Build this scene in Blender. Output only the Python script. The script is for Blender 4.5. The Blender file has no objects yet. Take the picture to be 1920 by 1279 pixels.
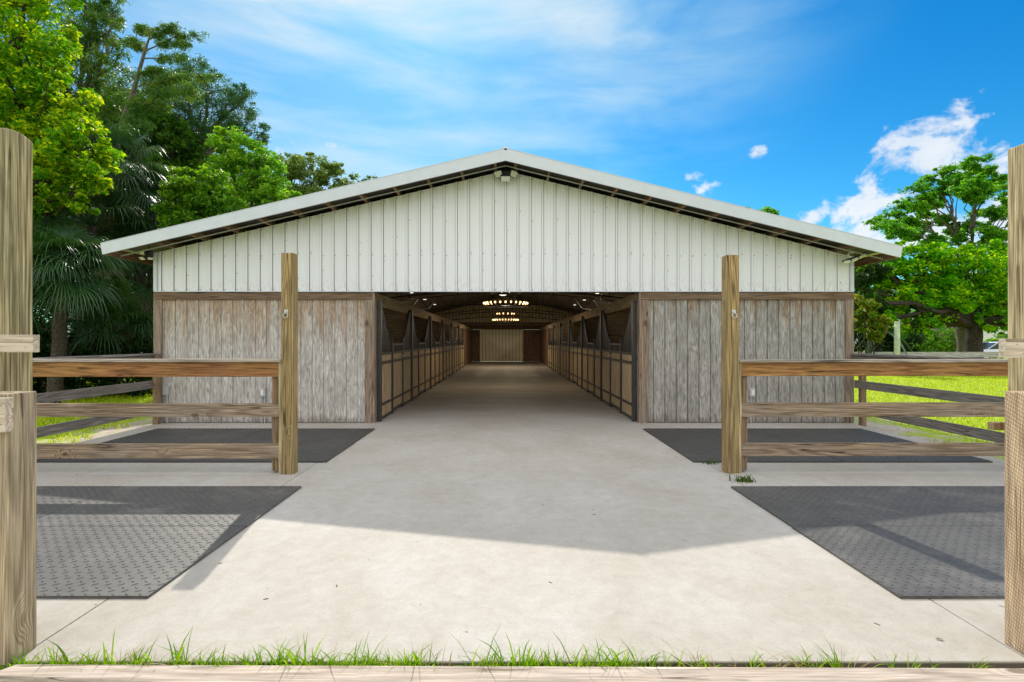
import bpy, bmesh, math, random
import numpy as np
from mathutils import Vector, Matrix
R = math.radians
PI = math.pi
rnd = random.Random(7)
scene = bpy.context.scene
COL = scene.collection

# ------------------------------------------------------------------ camera frame helper (photo pixel + distance -> world point)
FPX, VX, VY, EYE = 985.0, 948.0, 638.0, 1.54
def P(px, py, Y):
    return Vector(((px - VX) / FPX * Y, Y, EYE + (VY - py) / FPX * Y))

# ------------------------------------------------------------------ node helpers
def new_mat(name):
    m = bpy.data.materials.new(name); m.use_nodes = True
    nt = m.node_tree
    b = nt.nodes['Principled BSDF']
    return m, nt, b
def nd(nt, t, ins=None, **props):
    n = nt.nodes.new(t)
    for k, v in props.items(): setattr(n, k, v)
    for k, v in (ins or {}).items():
        s = n.inputs[k]
        if isinstance(v, bpy.types.NodeSocket): nt.links.new(v, s)
        else: s.default_value = v
    return n
def mth(nt, op, a, b=0.0, c=None, clamp=False):
    ins = {0: a, 1: b}
    if c is not None: ins[2] = c
    n = nd(nt, 'ShaderNodeMath', ins, operation=op); n.use_clamp = clamp
    return n.outputs[0]
def vmth(nt, op, a, b):
    return nd(nt, 'ShaderNodeVectorMath', {0: a, 1: b}, operation=op).outputs[0]
def col4(c): return (c[0], c[1], c[2], 1.0)
def mix(nt, fac, a, b, mode='MIX'):
    n = nd(nt, 'ShaderNodeMix', data_type='RGBA', blend_type=mode)
    for s, v in ((n.inputs[0], fac), (n.inputs[6], a), (n.inputs[7], b)):
        if isinstance(v, bpy.types.NodeSocket): nt.links.new(v, s)
        elif s.type == 'RGBA': s.default_value = col4(v)
        else: s.default_value = v
    return n.outputs[2]
def rng(nt, v, a, b, c=0.0, d=1.0, smooth=False):
    n = nd(nt, 'ShaderNodeMapRange', {0: v, 1: a, 2: b, 3: c, 4: d})
    if smooth: n.interpolation_type = 'SMOOTHSTEP'
    return n.outputs[0]
def noise(nt, vec, scale, detail=3.0, rough=.55, dist=0.0):
    return nd(nt, 'ShaderNodeTexNoise', {'Vector': vec, 'Scale': scale, 'Detail': detail, 'Roughness': rough, 'Distortion': dist}).outputs['Fac']
def objco(nt, randomise=True):
    v = nd(nt, 'ShaderNodeTexCoord').outputs['Object']
    if randomise:
        r = nd(nt, 'ShaderNodeObjectInfo').outputs['Random']
        off = nd(nt, 'ShaderNodeCombineXYZ', {0: mth(nt, 'MULTIPLY', r, 37.0), 1: mth(nt, 'MULTIPLY', r, 91.0), 2: mth(nt, 'MULTIPLY', r, 53.0)}).outputs[0]
        v = vmth(nt, 'ADD', v, off)
    return v
def scaled(nt, v, s):
    return vmth(nt, 'MULTIPLY', v, s)
def bump(nt, b, h, strength, dist):
    n = nd(nt, 'ShaderNodeBump', {'Height': h, 'Strength': strength, 'Distance': dist})
    nt.links.new(n.outputs[0], b.inputs['Normal'])
def setc(nt, b, c):
    if isinstance(c, bpy.types.NodeSocket): nt.links.new(c, b.inputs['Base Color'])
    else: b.inputs['Base Color'].default_value = col4(c)

def wood(name, light, dark, axis='Z', lines=34.0, fs=5.0, along=.10, knots=True, blotch=None, blotch_amt=.5, rough=.8,
         contrast=.8, bumpd=.004, grooves=None, fib=.35, topstain=None, mid=34.0, midamt=.30, ms=.055, crack=1.0):
    m, nt, b = new_mat(name)
    raw = nd(nt, 'ShaderNodeTexCoord').outputs['Object']
    v = objco(nt)
    if grooves:                       # planks of one panel: every plank gets its own grain
        ax, pitch = grooves
        sx = nd(nt, 'ShaderNodeSeparateXYZ', {0: raw}).outputs[ax]
        cell = mth(nt, 'FLOOR', mth(nt, 'DIVIDE', sx, pitch))
        wn = nd(nt, 'ShaderNodeTexWhiteNoise', {'W': cell}, noise_dimensions='1D').outputs['Value']
        k = mth(nt, 'MULTIPLY', wn, 6.0)
        v = vmth(nt, 'ADD', v, nd(nt, 'ShaderNodeCombineXYZ', {0: k, 1: k, 2: k}).outputs[0])
    i = 'XYZ'.index(axis)
    s = [1.0, 1.0, 1.0]; s[i] = along
    vs = scaled(nt, v, tuple(s))
    f = noise(nt, vs, fs, 2.0, .5, .15)
    if knots:
        sk = [1.0, 1.0, 1.0]; sk[i] = .45
        vo = nd(nt, 'ShaderNodeTexVoronoi', {'Vector': scaled(nt, v, tuple(sk)), 'Scale': 3.2, 'Randomness': 1.0})
        d = vo.outputs['Distance']
        f = mth(nt, 'ADD', f, mth(nt, 'MULTIPLY', rng(nt, d, 0.0, .22, 1.0, 0.0, True), .15))
        kn = rng(nt, d, .05, .10, 1.0, 0.0, True)
    g = mth(nt, 'SINE', mth(nt, 'MULTIPLY', f, lines * 2 * PI))
    g = rng(nt, g, -1.0, 1.0)
    g = mth(nt, 'POWER', g, 1.6)
    s2 = [1.0, 1.0, 1.0]; s2[i] = .03
    fb = noise(nt, scaled(nt, v, tuple(s2)), 95.0, 3.0, .65)
    fac = mth(nt, 'MULTIPLY', g, contrast)
    c = mix(nt, fac, light, dark)
    if blotch is not None:
        s3 = [1.0, 1.0, 1.0]; s3[i] = .35
        bl = noise(nt, scaled(nt, v, tuple(s3)), 3.2, 5.0, .65)
        c = mix(nt, mth(nt, 'MULTIPLY', rng(nt, bl, .38, .66), blotch_amt), c, blotch)
    if topstain is not None:          # brown wood left unbleached under the trim board, running down in streaks
        zc = nd(nt, 'ShaderNodeSeparateXYZ', {0: raw}).outputs[2]
        st = noise(nt, scaled(nt, v, (1.0, 1.0, .12)), 7.0, 4.0, .6)
        h = mth(nt, 'ADD', zc, mth(nt, 'MULTIPLY', mth(nt, 'SUBTRACT', st, .5), 2.6))
        c = mix(nt, rng(nt, h, topstain[1], topstain[2], 0.0, topstain[3], True), c, topstain[0], 'MULTIPLY')
        spl = mth(nt, 'ADD', zc, mth(nt, 'MULTIPLY', mth(nt, 'SUBTRACT', noise(nt, v, 6.0, 5.0, .7), .5), .5))
        c = mix(nt, rng(nt, spl, .02, .16, .55, 0.0), c, (.16, .13, .095))
    c = mix(nt, fib, c, mix(nt, fb, (.25, .25, .25), (1.35, 1.35, 1.35)), 'MULTIPLY') if False else mix(nt, 1.0, c, mix(nt, rng(nt, fb, .3, .7), (1 - fib,) * 3, (1 + fib * .6,) * 3), 'MULTIPLY')
    s4 = [1.0, 1.0, 1.0]; s4[i] = ms
    fm = noise(nt, scaled(nt, v, tuple(s4)), mid, 5.0, .72)
    c = mix(nt, 1.0, c, mix(nt, rng(nt, fm, .34, .66), (1 - midamt,) * 3, (1 + midamt * .75,) * 3), 'MULTIPLY')
    s5 = [1.0, 1.0, 1.0]; s5[i] = .03
    ck = mth(nt, 'ABSOLUTE', mth(nt, 'SUBTRACT', noise(nt, scaled(nt, v, tuple(s5)), 9.0, 2.0, .5, .1), .5))
    cm = mth(nt, 'MULTIPLY', crack, mth(nt, 'MULTIPLY', rng(nt, ck, .004, .014, .9, 0.0), rng(nt, noise(nt, v, 2.4, 2.0), .46, .54)))
    c = mix(nt, cm, c, tuple(x * .35 for x in dark))
    if knots:
        c = mix(nt, mth(nt, 'MULTIPLY', kn, .75), c, tuple(x * .45 for x in dark))
    setc(nt, b, c)
    b.inputs['Roughness'].default_value = rough
    b.inputs['Specular IOR Level'].default_value = .25
    bump(nt, b, mth(nt, 'ADD', mth(nt, 'MULTIPLY', g, -.5), mth(nt, 'MULTIPLY', fb, .9)), .5, bumpd)
    return m

def plain(name, c, rough=.5, metal=0.0, var=.12, nscale=8.0, spec=.5):
    m, nt, b = new_mat(name)
    n = noise(nt, objco(nt), nscale, 5.0, .6)
    cc = mix(nt, rng(nt, n, .3, .7), tuple(x * (1 - var) for x in c), tuple(min(1, x * (1 + var)) for x in c))
    setc(nt, b, cc)
    b.inputs['Roughness'].default_value = rough
    b.inputs['Metallic'].default_value = metal
    b.inputs['Specular IOR Level'].default_value = spec
    return m
def emis(name, c, s):
    m, nt, b = new_mat(name)
    b.inputs['Base Color'].default_value = col4(c)
    b.inputs['Emission Color'].default_value = col4(c)
    b.inputs['Emission Strength'].default_value = s
    return m
def leafmat(name, c1, c2, tip=None, trans=.4, rough=.45, transc=None, spec=.16):
    m, nt, b = new_mat(name)
    g = nd(nt, 'ShaderNodeNewGeometry').outputs['Random Per Island']
    c = mix(nt, g, c1, c2)
    if tip is not None:
        big = noise(nt, nd(nt, 'ShaderNodeTexCoord').outputs['Object'], .9, 3.0, .6)
        c = mix(nt, rng(nt, mth(nt, 'ADD', mth(nt, 'MULTIPLY', g, .5), big), .72, .98), c, tip)
    setc(nt, b, c)
    b.inputs['Roughness'].default_value = rough
    b.inputs['Specular IOR Level'].default_value = spec
    t = nd(nt, 'ShaderNodeBsdfTranslucent', {'Color': mix(nt, 1.0, c, transc or (2.0, 1.9, .5), 'MULTIPLY')})
    mx = nd(nt, 'ShaderNodeMixShader', {0: trans, 1: b.outputs[0], 2: t.outputs[0]})
    nt.links.new(mx.outputs[0], nt.nodes['Material Output'].inputs[0])
    return m

# ------------------------------------------------------------------ mesh helpers
class MB:
    def __init__(s): s.v = []; s.f = []
    def add(s, vs, fs):
        o = len(s.v); s.v += [tuple(x) for x in vs]; s.f += [tuple(i + o for i in f) for f in fs]; return s
    def box(s, x0, x1, y0, y1, z0, z1, m=None):
        vs = [Vector((x, y, z)) for z in (z0, z1) for y in (y0, y1) for x in (x0, x1)]
        if m is not None: vs = [m @ v for v in vs]
        return s.add(vs, [(0, 2, 3, 1), (4, 5, 7, 6), (0, 1, 5, 4), (2, 6, 7, 3), (0, 4, 6, 2), (1, 3, 7, 5)])
    def tube(s, pts, rad, n=8, cap=True):
        pts = [Vector(p) for p in pts]
        if not hasattr(rad, '__len__'): rad = [rad] * len(pts)
        ring = []
        for i, p in enumerate(pts):
            t = (pts[min(i + 1, len(pts) - 1)] - pts[max(i - 1, 0)]).normalized()
            a = t.orthogonal().normalized() if abs(t.z) > .9 else t.cross(Vector((0, 0, 1))).normalized()
            if abs(t.z) > .9: a = (Vector((1, 0, 0)) - t * t.x).normalized()
            b = t.cross(a)
            ring.append([p + (a * math.cos(2 * PI * k / n) + b * math.sin(2 * PI * k / n)) * rad[i] for k in range(n)])
        o = len(s.v)
        for r_ in ring: s.v += [tuple(q) for q in r_]
        for i in range(len(pts) - 1):
            for k in range(n):
                s.f.append((o + i * n + k, o + i * n + (k + 1) % n, o + (i + 1) * n + (k + 1) % n, o + (i + 1) * n + k))
        if cap:
            s.f.append(tuple(o + k for k in reversed(range(n))))
            s.f.append(tuple(o + (len(pts) - 1) * n + k for k in range(n)))
        return s
    def ring(s, c, R_, r, n=40, k=8, ax='Z', arc=(0, 2 * PI)):
        o = len(s.v); c = Vector(c); full = abs(arc[1] - arc[0] - 2 * PI) < 1e-6
        N = n if full else n + 1
        for i in range(N):
            a = arc[0] + (arc[1] - arc[0]) * i / n
            for j in range(k):
                q = 2 * PI * j / k
                rr = R_ + r * math.cos(q); h = r * math.sin(q)
                p = {'Z': (rr * math.cos(a), rr * math.sin(a), h), 'Y': (rr * math.cos(a), h, rr * math.sin(a)), 'X': (h, rr * math.cos(a), rr * math.sin(a))}[ax]
                s.v.append(tuple(c + Vector(p)))
        for i in range(n):
            for j in range(k):
                i2 = (i + 1) % N
                s.f.append((o + i * k + j, o + i2 * k + j, o + i2 * k + (j + 1) % k, o + i * k + (j + 1) % k))
        return s
    def ball(s, c, r, n=10, m=6, sq=(1, 1, 1)):
        o = len(s.v); c = Vector(c)
        for i in range(m + 1):
            t = PI * i / m
            for j in range(n):
                a = 2 * PI * j / n
                s.v.append(tuple(c + Vector((r * math.sin(t) * math.cos(a) * sq[0], r * math.sin(t) * math.sin(a) * sq[1], r * math.cos(t) * sq[2]))))
        for i in range(m):
            for j in range(n):
                s.f.append((o + i * n + j, o + (i + 1) * n + j, o + (i + 1) * n + (j + 1) % n, o + i * n + (j + 1) % n))
        return s
    def prism(s, poly, axis, a, b):          # polygon in the two other axes, extruded along axis
        def pt(p, t):
            return {'Y': (p[0], t, p[1]), 'Z': (p[0], p[1], t), 'X': (t, p[0], p[1])}[axis]
        n = len(poly); o = len(s.v)
        s.v += [pt(p, a) for p in poly] + [pt(p, b) for p in poly]
        s.f += [tuple(o + i for i in range(n)), tuple(o + n + i for i in reversed(range(n)))]
        s.f += [(o + i, o + n + i, o + n + (i + 1) % n, o + (i + 1) % n) for i in range(n)]
        return s
    def build(s, name, mat, parent=None, origin=None, bevel=0.0, smooth=False, extra=None):
        me = bpy.data.meshes.new(name)
        O = Vector(origin) if origin is not None else (Vector(parent.location) if parent is not None else Vector((0, 0, 0)))
        bm = bmesh.new()
        vs = [bm.verts.new(Vector(v) - O) for v in s.v]
        for f in s.f:
            try: bm.faces.new([vs[i] for i in f])
            except ValueError: pass
        if bevel or smooth: bmesh.ops.remove_doubles(bm, verts=bm.verts, dist=1e-6)
        if extra is not None:
            v2 = [bm.verts.new(Vector(v) - O) for v in extra[0].v]
            for f in extra[0].f: bm.faces.new([v2[i] for i in f]).material_index = 1
        bmesh.ops.recalc_face_normals(bm, faces=bm.faces)
        if bevel:
            ed = [e for e in bm.edges if len(e.link_faces) == 2 and e.calc_face_angle() > .6]
            bmesh.ops.bevel(bm, geom=ed, offset=bevel, segments=2, profile=.6, affect='EDGES', clamp_overlap=True)
        if smooth:
            for f in bm.faces: f.smooth = True
        bm.to_mesh(me); bm.free()
        me.materials.append(mat)
        if extra is not None: me.materials.append(extra[1])
        o = bpy.data.objects.new(name, me); COL.objects.link(o)
        if parent is not None:
            o.parent = parent
            o.location = O - Vector(parent.location)
        else: o.location = O
        return o
def tag(o, label=None, cat=None, group=None, kind=None):
    if label: o['label'] = label
    if cat: o['category'] = cat
    if group: o['group'] = group
    if kind: o['kind'] = kind
    return o
def thing(name, loc, label, cat, group=None):
    o = bpy.data.objects.new(name, None); o.empty_display_size = .2
    COL.objects.link(o); o.location = loc
    return tag(o, label, cat, group)
def copy_tree(o, parent=None):
    c = o.copy(); COL.objects.link(c)
    if parent is not None: c.parent = parent
    for ch in list(o.children): copy_tree(ch, c)
    return c
def B(x0, x1, y0, y1, z0, z1): return MB().box(x0, x1, y0, y1, z0, z1)

def quads_mesh(name, V, F4, mat, parent=None, origin=(0, 0, 0), F3=None, smooth=False):
    O = np.array(Vector(origin))
    V = np.asarray(V, dtype=np.float32) - O.astype(np.float32)
    me = bpy.data.meshes.new(name)
    me.vertices.add(len(V)); me.vertices.foreach_set('co', V.ravel())
    idx = np.asarray(F4, dtype=np.int32); k = idx.shape[1]
    me.loops.add(idx.size); me.loops.foreach_set('vertex_index', idx.ravel())
    me.polygons.add(len(idx))
    me.polygons.foreach_set('loop_start', np.arange(0, idx.size, k, dtype=np.int32))
    me.polygons.foreach_set('loop_total', np.full(len(idx), k, dtype=np.int32))
    me.update(); me.validate()
    me.materials.append(mat)
    o = bpy.data.objects.new(name, me); COL.objects.link(o)
    if parent is not None:
        o.parent = parent; o.location = Vector(origin) - Vector(parent.location)
    else: o.location = origin
    return o

# ================================================================== materials
W = {}
post_l, post_d = (.46, .35, .17), (.235, .155, .06)
W['post'] = wood('treated_post', (.44, .315, .14), (.17, .105, .038), 'Z', lines=28, fs=4.0, along=.04, blotch=(.25, .20, .10), blotch_amt=.55, fib=.4)
W['post_pale'] = wood('pale_post', (.62, .50, .29), (.29, .21, .10), 'Z', lines=34, fs=4, along=.025, blotch=(.40, .36, .20), blotch_amt=.45, contrast=.72, fib=.6)
W['post_near'] = wood('stained_post', (.50, .41, .225), (.15, .105, .045), 'Z', lines=36, fs=4, along=.025, blotch=(.30, .28, .15), blotch_amt=.6, contrast=.8, fib=.65)
W['post_grey'] = wood('grey_post', (.50, .40, .26), (.19, .13, .07), 'Z', lines=34, fs=4, along=.025, blotch=(.34, .28, .21), blotch_amt=.5, contrast=.65, fib=.45)
W['raw'] = wood('raw_board', (.66, .56, .44), (.46, .34, .22), 'X', lines=14, fs=5, along=.08, blotch=(.50, .44, .36), blotch_amt=.5, contrast=.6)
W['rail'] = wood('grey_rail', (.38, .275, .175), (.15, .10, .058), 'X', lines=26, fs=4.5, along=.04, blotch=(.31, .255, .195), blotch_amt=.75, midamt=.36)
W['rail_y'] = wood('grey_rail_lengthwise', (.27, .245, .21), (.12, .105, .085), 'Y', lines=18, fs=5, along=.06, blotch=(.20, .19, .175), blotch_amt=.7)
W['rail_brown'] = wood('brown_rail', (.36, .165, .065), (.16, .065, .025), 'X', lines=16, fs=4.5, along=.04, blotch=(.46, .26, .08), blotch_amt=.8, midamt=.5)
W['cap'] = wood('pale_cap_board', (.46, .385, .30), (.24, .19, .145), 'X', lines=16, fs=5, along=.05, blotch=(.36, .33, .29), blotch_amt=.6, knots=False)
W['cap_y'] = wood('dark_cap_board', (.30, .275, .25), (.15, .13, .11), 'Y', lines=16, fs=5, along=.05, blotch=(.22, .21, .2), blotch_amt=.6, knots=False)
W['small_post'] = wood('brown_small_post', (.31, .205, .11), (.155, .092, .045), 'Z', lines=16, fs=5, along=.07, blotch=(.24, .19, .14), blotch_amt=.6)
W['siding'] = wood('weathered_siding', (.66, .625, .565), (.25, .215, .18), 'Z', lines=15, fs=5.0, along=.17, knots=False, blotch=(.42, .39, .345), blotch_amt=.7, contrast=.46, fib=.38, mid=34.0, midamt=.30, ms=.2, crack=.3, grooves=(0, .212), bumpd=.006, topstain=((.70, .50, .34), 1.2, 2.7, .9))
W['siding_grey'] = wood('grey_siding', (.47, .445, .395), (.15, .135, .115), 'Z', lines=15, fs=5.0, along=.17, fib=.35, knots=False, blotch=(.28, .265, .235), blotch_amt=.7, contrast=.50, mid=30.0, midamt=.30, ms=.2, crack=.3, grooves=(0, .212), bumpd=.006, topstain=((.74, .50, .32), 1.9, 2.6, .9))
W['trim'] = wood('brown_trim', (.235, .15, .09), (.115, .068, .04), 'X', lines=16, fs=5, along=.06, blotch=(.22, .16, .115), blotch_amt=.6)
W['trim_z'] = wood('brown_upright_trim', (.33, .235, .16), (.16, .105, .068), 'Z', lines=16, fs=5, along=.06, blotch=(.29, .25, .205), blotch_amt=.7)
W['stallwood'] = wood('stall_boards', (.54, .395, .235), (.35, .24, .125), 'Z', lines=14, fs=7, along=.07, blotch=(.40, .30, .17), blotch_amt=.4, contrast=.5, grooves=(1, .14))
W['plank_wall'] = wood('stall_wall_planks', (.36, .25, .14), (.20, .125, .065), 'Y', lines=14, fs=5, along=.07, blotch=(.27, .2, .13), blotch_amt=.6, grooves=(2, .19))
W['plank_wall_x'] = wood('partition_planks', (.36, .25, .14), (.20, .125, .065), 'X', lines=14, fs=5, along=.07, blotch=(.27, .2, .13), blotch_amt=.6, grooves=(2, .19))
W['header'] = wood('header_board', (.42, .30, .18), (.26, .17, .095), 'Y', lines=12, fs=4, along=.05, blotch=(.34, .27, .18), blotch_amt=.5, contrast=.5)
W['purlin'] = wood('purlin_wood', (.30, .195, .115), (.17, .10, .055), 'Y', lines=12, fs=5, along=.05, knots=False)
W['tack'] = wood('tack_room_boards', (.23, .14, .085), (.12, .07, .04), 'Z', lines=14, fs=6, along=.07, grooves=(1, .2))

def metal_cladding(name, base, stain, z0, z1):
    m, nt, b = new_mat(name)
    v = nd(nt, 'ShaderNodeTexCoord').outputs['Object']
    n = noise(nt, scaled(nt, v, (2.5, 2.5, .25)), 2.0, 5.0, .6)
    sp = nd(nt, 'ShaderNodeSeparateXYZ', {0: v})
    z = mth(nt, 'ADD', sp.outputs[2], mth(nt, 'MULTIPLY', mth(nt, 'ABSOLUTE', sp.outputs[0]), .24))
    st = noise(nt, scaled(nt, v, (9.0, 1.0, .7)), 1.0, 4.0, .65)
    zz = mth(nt, 'ADD', z, mth(nt, 'MULTIPLY', mth(nt, 'SUBTRACT', st, .5), .8))
    c = mix(nt, n, tuple(x * .93 for x in base), tuple(min(1, x * 1.05) for x in base))
    c = mix(nt, rng(nt, zz, z0, z1, 0.0, .62, True), c, stain)
    dn = noise(nt, scaled(nt, v, (1.0, 1.0, .5)), 22.0, 4.0, .7)
    lowd = rng(nt, mth(nt, 'ADD', sp.outputs[2], mth(nt, 'MULTIPLY', st, .35)), .18, .55, .28, 0.0, True)
    c = mix(nt, mth(nt, 'MULTIPLY', rng(nt, dn, .45, .62), lowd), c, (.42, .38, .31))
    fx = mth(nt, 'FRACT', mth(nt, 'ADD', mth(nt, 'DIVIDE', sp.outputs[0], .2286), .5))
    grime_shade = mth(nt, 'SUBTRACT', mth(nt, 'ABSOLUTE', mth(nt, 'SUBTRACT', fx, .588)), .0)  # dark rib flank lines: grime plus rib shading put into the colour
    sa = rng(nt, grime_shade, .012, .028, .8, 0.0, True)
    grime_shade2 = mth(nt, 'ABSOLUTE', mth(nt, 'SUBTRACT', fx, .415))
    sa = mth(nt, 'MAXIMUM', sa, rng(nt, grime_shade2, .010, .026, .55, 0.0, True))
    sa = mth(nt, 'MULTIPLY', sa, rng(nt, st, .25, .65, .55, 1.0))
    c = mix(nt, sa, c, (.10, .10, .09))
    setc(nt, b, c)
    b.inputs['Roughness'].default_value = .42
    bump(nt, b, noise(nt, scaled(nt, v, (3, 1, 1)), 2.0, 2.0), .25, .01)
    return m
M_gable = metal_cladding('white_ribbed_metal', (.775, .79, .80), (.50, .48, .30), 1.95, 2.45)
M_trimw = plain('white_metal_trim', (.57, .61, .655), .4, var=.05, nscale=5)
M_roof = plain('roof_metal', (.62, .64, .65), .4, var=.06, nscale=4)
M_lining = plain('dark_roof_lining', (.15, .14, .12), .8, var=.25, nscale=3)
M_tanmetal, _nt, _b = new_mat('tan_ribbed_metal')
_v = nd(_nt, 'ShaderNodeTexCoord').outputs['Object']
_fx = mth(_nt, 'FRACT', mth(_nt, 'ADD', mth(_nt, 'DIVIDE', nd(_nt, 'ShaderNodeSeparateXYZ', {0: _v}).outputs[0], .24), .5))
_n = noise(_nt, scaled(_nt, _v, (1, 1, .3)), 3.0, 4.0)
_c = mix(_nt, _n, (.74, .66, .44), (.82, .75, .54))
_c = mix(_nt, rng(_nt, mth(_nt, 'ABSOLUTE', mth(_nt, 'SUBTRACT', _fx, .6)), .05, .12, .8, 0.0, True), _c, (.16, .13, .07))
setc(_nt, _b, _c); _b.inputs['Roughness'].default_value = .5
M_steel = plain('black_steel', (.036, .032, .028), .42, var=.3, nscale=14)
M_truss = plain('dark_truss_steel', (.055, .05, .043), .55, var=.3)
M_galv = plain('galvanised_steel', (.55, .55, .53), .35, .85, var=.15, nscale=30)
M_rust = plain('rusty_iron', (.16, .095, .055), .7, .4, var=.4, nscale=40)
M_grey = plain('grey_plastic', (.42, .42, .40), .5, var=.08)
M_white = plain('white_plastic', (.75, .75, .72), .4, var=.04)
M_black = plain('black_plastic', (.03, .03, .03), .5, var=.2)
M_lens = plain('frosted_lens', (.74, .74, .64), .25, var=.04)
M_screw = plain('screw_heads', (.16, .15, .13), .5, var=.3)
M_bark = wood('dark_bark', (.065, .048, .035), (.022, .016, .012), 'Z', lines=8, fs=6, along=.3, knots=False, bumpd=.03, fib=.5)
M_bark_grey = wood('grey_bark', (.17, .145, .12), (.08, .065, .05), 'Z', lines=8, fs=6, along=.3, knots=False, bumpd=.03, fib=.5)
M_palmtrunk = wood('palm_trunk', (.10, .08, .06), (.04, .03, .022), 'X', lines=10, fs=5, along=.4, knots=False, bumpd=.03)
M_polec = plain('green_stained_concrete', (.36, .43, .27), .8, var=.25, nscale=6)
M_bulb = emis('warm_bulb', (1.0, .60, .24), 4.5)
M_led = emis('white_lamp', (1.0, .95, .85), 1.3)

def concrete():
    m, nt, b = new_mat('brushed_concrete')
    v = nd(nt, 'ShaderNodeNewGeometry').outputs['Position']
    a = noise(nt, v, .55, 6.0, .62, .4)
    a2 = noise(nt, scaled(nt, v, (1.0, .6, 1.0)), 1.9, 6.0, .68, .8)
    f = noise(nt, v, 60.0, 4.0, .7)
    br = noise(nt, scaled(nt, v, (4.0, 60.0, 1.0)), 1.6, 3.0, .6)
    c = mix(nt, rng(nt, a, .36, .64), (.425, .39, .335), (.485, .462, .42))
    c = mix(nt, mth(nt, 'MULTIPLY', rng(nt, a2, .50, .72), .38), c, (.37, .325, .26))
    c = mix(nt, mth(nt, 'MULTIPLY', rng(nt, a2, .48, .28), .22), c, (.575, .565, .54))
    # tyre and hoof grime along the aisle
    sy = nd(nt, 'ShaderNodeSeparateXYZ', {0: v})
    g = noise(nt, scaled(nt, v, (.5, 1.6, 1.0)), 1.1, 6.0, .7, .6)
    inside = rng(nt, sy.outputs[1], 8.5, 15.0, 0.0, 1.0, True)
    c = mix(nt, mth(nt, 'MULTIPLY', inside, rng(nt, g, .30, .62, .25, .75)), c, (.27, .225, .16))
    c = mix(nt, 1.0, c, mix(nt, rng(nt, f, .3, .7), (.92, .92, .92), (1.06, 1.06, 1.06)), 'MULTIPLY')
    md = noise(nt, v, 9.0, 6.0, .75, .5)
    c = mix(nt, 1.0, c, mix(nt, rng(nt, md, .32, .68), (.90, .89, .875), (1.07, 1.07, 1.07)), 'MULTIPLY')
    vo = nd(nt, 'ShaderNodeTexVoronoi', {'Vector': v, 'Scale': 2.3}).outputs['Distance']
    c = mix(nt, rng(nt, vo, .012, .02, .7, 0.0), c, (.13, .11, .09))
    wv = vmth(nt, 'ADD', v, scaled(nt, nd(nt, 'ShaderNodeTexNoise', {'Vector': v, 'Scale': 1.4, 'Detail': 5.0}).outputs['Color'], (.5, .5, 0)))
    ck = nd(nt, 'ShaderNodeTexVoronoi', {'Vector': wv, 'Scale': .33}, feature='DISTANCE_TO_EDGE').outputs['Distance']
    c = mix(nt, rng(nt, nd(nt, 'ShaderNodeSeparateXYZ', {0: v}).outputs[2], -.012, -.005, .85, 0.0), c, (.07, .055, .04))
    setc(nt, b, c)
    b.inputs['Roughness'].default_value = .78
    b.inputs['Specular IOR Level'].default_value = .3
    bump(nt, b, mth(nt, 'ADD', f, mth(nt, 'MULTIPLY', br, .8)), .25, .004)
    return m
M_conc = concrete()

def rubber(nm, k):
    m, nt, b = new_mat(nm)
    v = objco(nt)
    a = noise(nt, v, 2.2, 5.0, .65, .4)
    st = noise(nt, scaled(nt, v, (5.0, 24.0, 1.0)), 2.6, 4.0, .65, 1.0)
    c = mix(nt, rng(nt, a, .3, .7), (.046, .043, .038), (.084, .079, .070))
    c = mix(nt, mth(nt, 'MULTIPLY', rng(nt, st, .48, .66), .75), c, (.024, .025, .026))
    f = noise(nt, v, 140.0, 3.0, .6)
    c = mix(nt, mth(nt, 'MULTIPLY', rng(nt, f, .60, .72), .25), c, (.15, .145, .14))
    du = noise(nt, v, 1.3, 6.0, .7, .5)
    c = mix(nt, mth(nt, 'MULTIPLY', rng(nt, du, .52, .68), .55), c, (.17, .157, .135))
    c = mix(nt, 1.0, c, (k, k, k), 'MULTIPLY')
    setc(nt, b, c)
    nt.links.new(rng(nt, st, .3, .7, .52, .64), b.inputs['Roughness'])
    b.inputs['Specular IOR Level'].default_value = .9; b.inputs['IOR'].default_value = 1.55
    bump(nt, b, mth(nt, 'ADD', mth(nt, 'MULTIPLY', st, 1.0), mth(nt, 'MULTIPLY', f, .15)), .22, .004)
    return m
M_rubber = rubber('dusty_rubber', 1.0); M_rubber_shaded = rubber('shaded_rubber', .45)  # second copy darkened: barn shade put into the colour of the back mats

def ground_mat():
    m, nt, b = new_mat('lawn_and_sand')
    v = nd(nt, 'ShaderNodeNewGeometry').outputs['Position']
    a = noise(nt, v, .5, 5.0, .6)
    f = noise(nt, v, 9.0, 6.0, .7)
    g = mix(nt, rng(nt, f, .3, .7), (.22, .32, .006), (.40, .50, .008))
    g = mix(nt, mth(nt, 'MULTIPLY', rng(nt, a, .5, .7), .4), g, (.36, .42, .05))
    sp = nd(nt, 'ShaderNodeSeparateXYZ', {0: v})
    ax = mth(nt, 'ABSOLUTE', mth(nt, 'SUBTRACT', sp.outputs[0], .03))
    sn = noise(nt, v, 1.3, 6.0, .7)
    ed = mth(nt, 'ADD', ax, mth(nt, 'MULTIPLY', mth(nt, 'SUBTRACT', sn, .5), 2.4))
    sand = mix(nt, rng(nt, f, .3, .7), (.34, .275, .20), (.56, .50, .42))
    c = mix(nt, mth(nt, 'MULTIPLY', rng(nt, ed, 7.5, 7.0), rng(nt, sn, .62, .5)), g, sand)
    setc(nt, b, c)
    b.inputs['Roughness'].default_value = .9
    bump(nt, b, f, .6, .03)
    return m
M_ground = ground_mat()
M_grass = leafmat('grass_blades', (.17, .29, .005), (.46, .58, .008), (.56, .62, .03), trans=.5, rough=.7, transc=(1.5, 1.4, .5))
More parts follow.
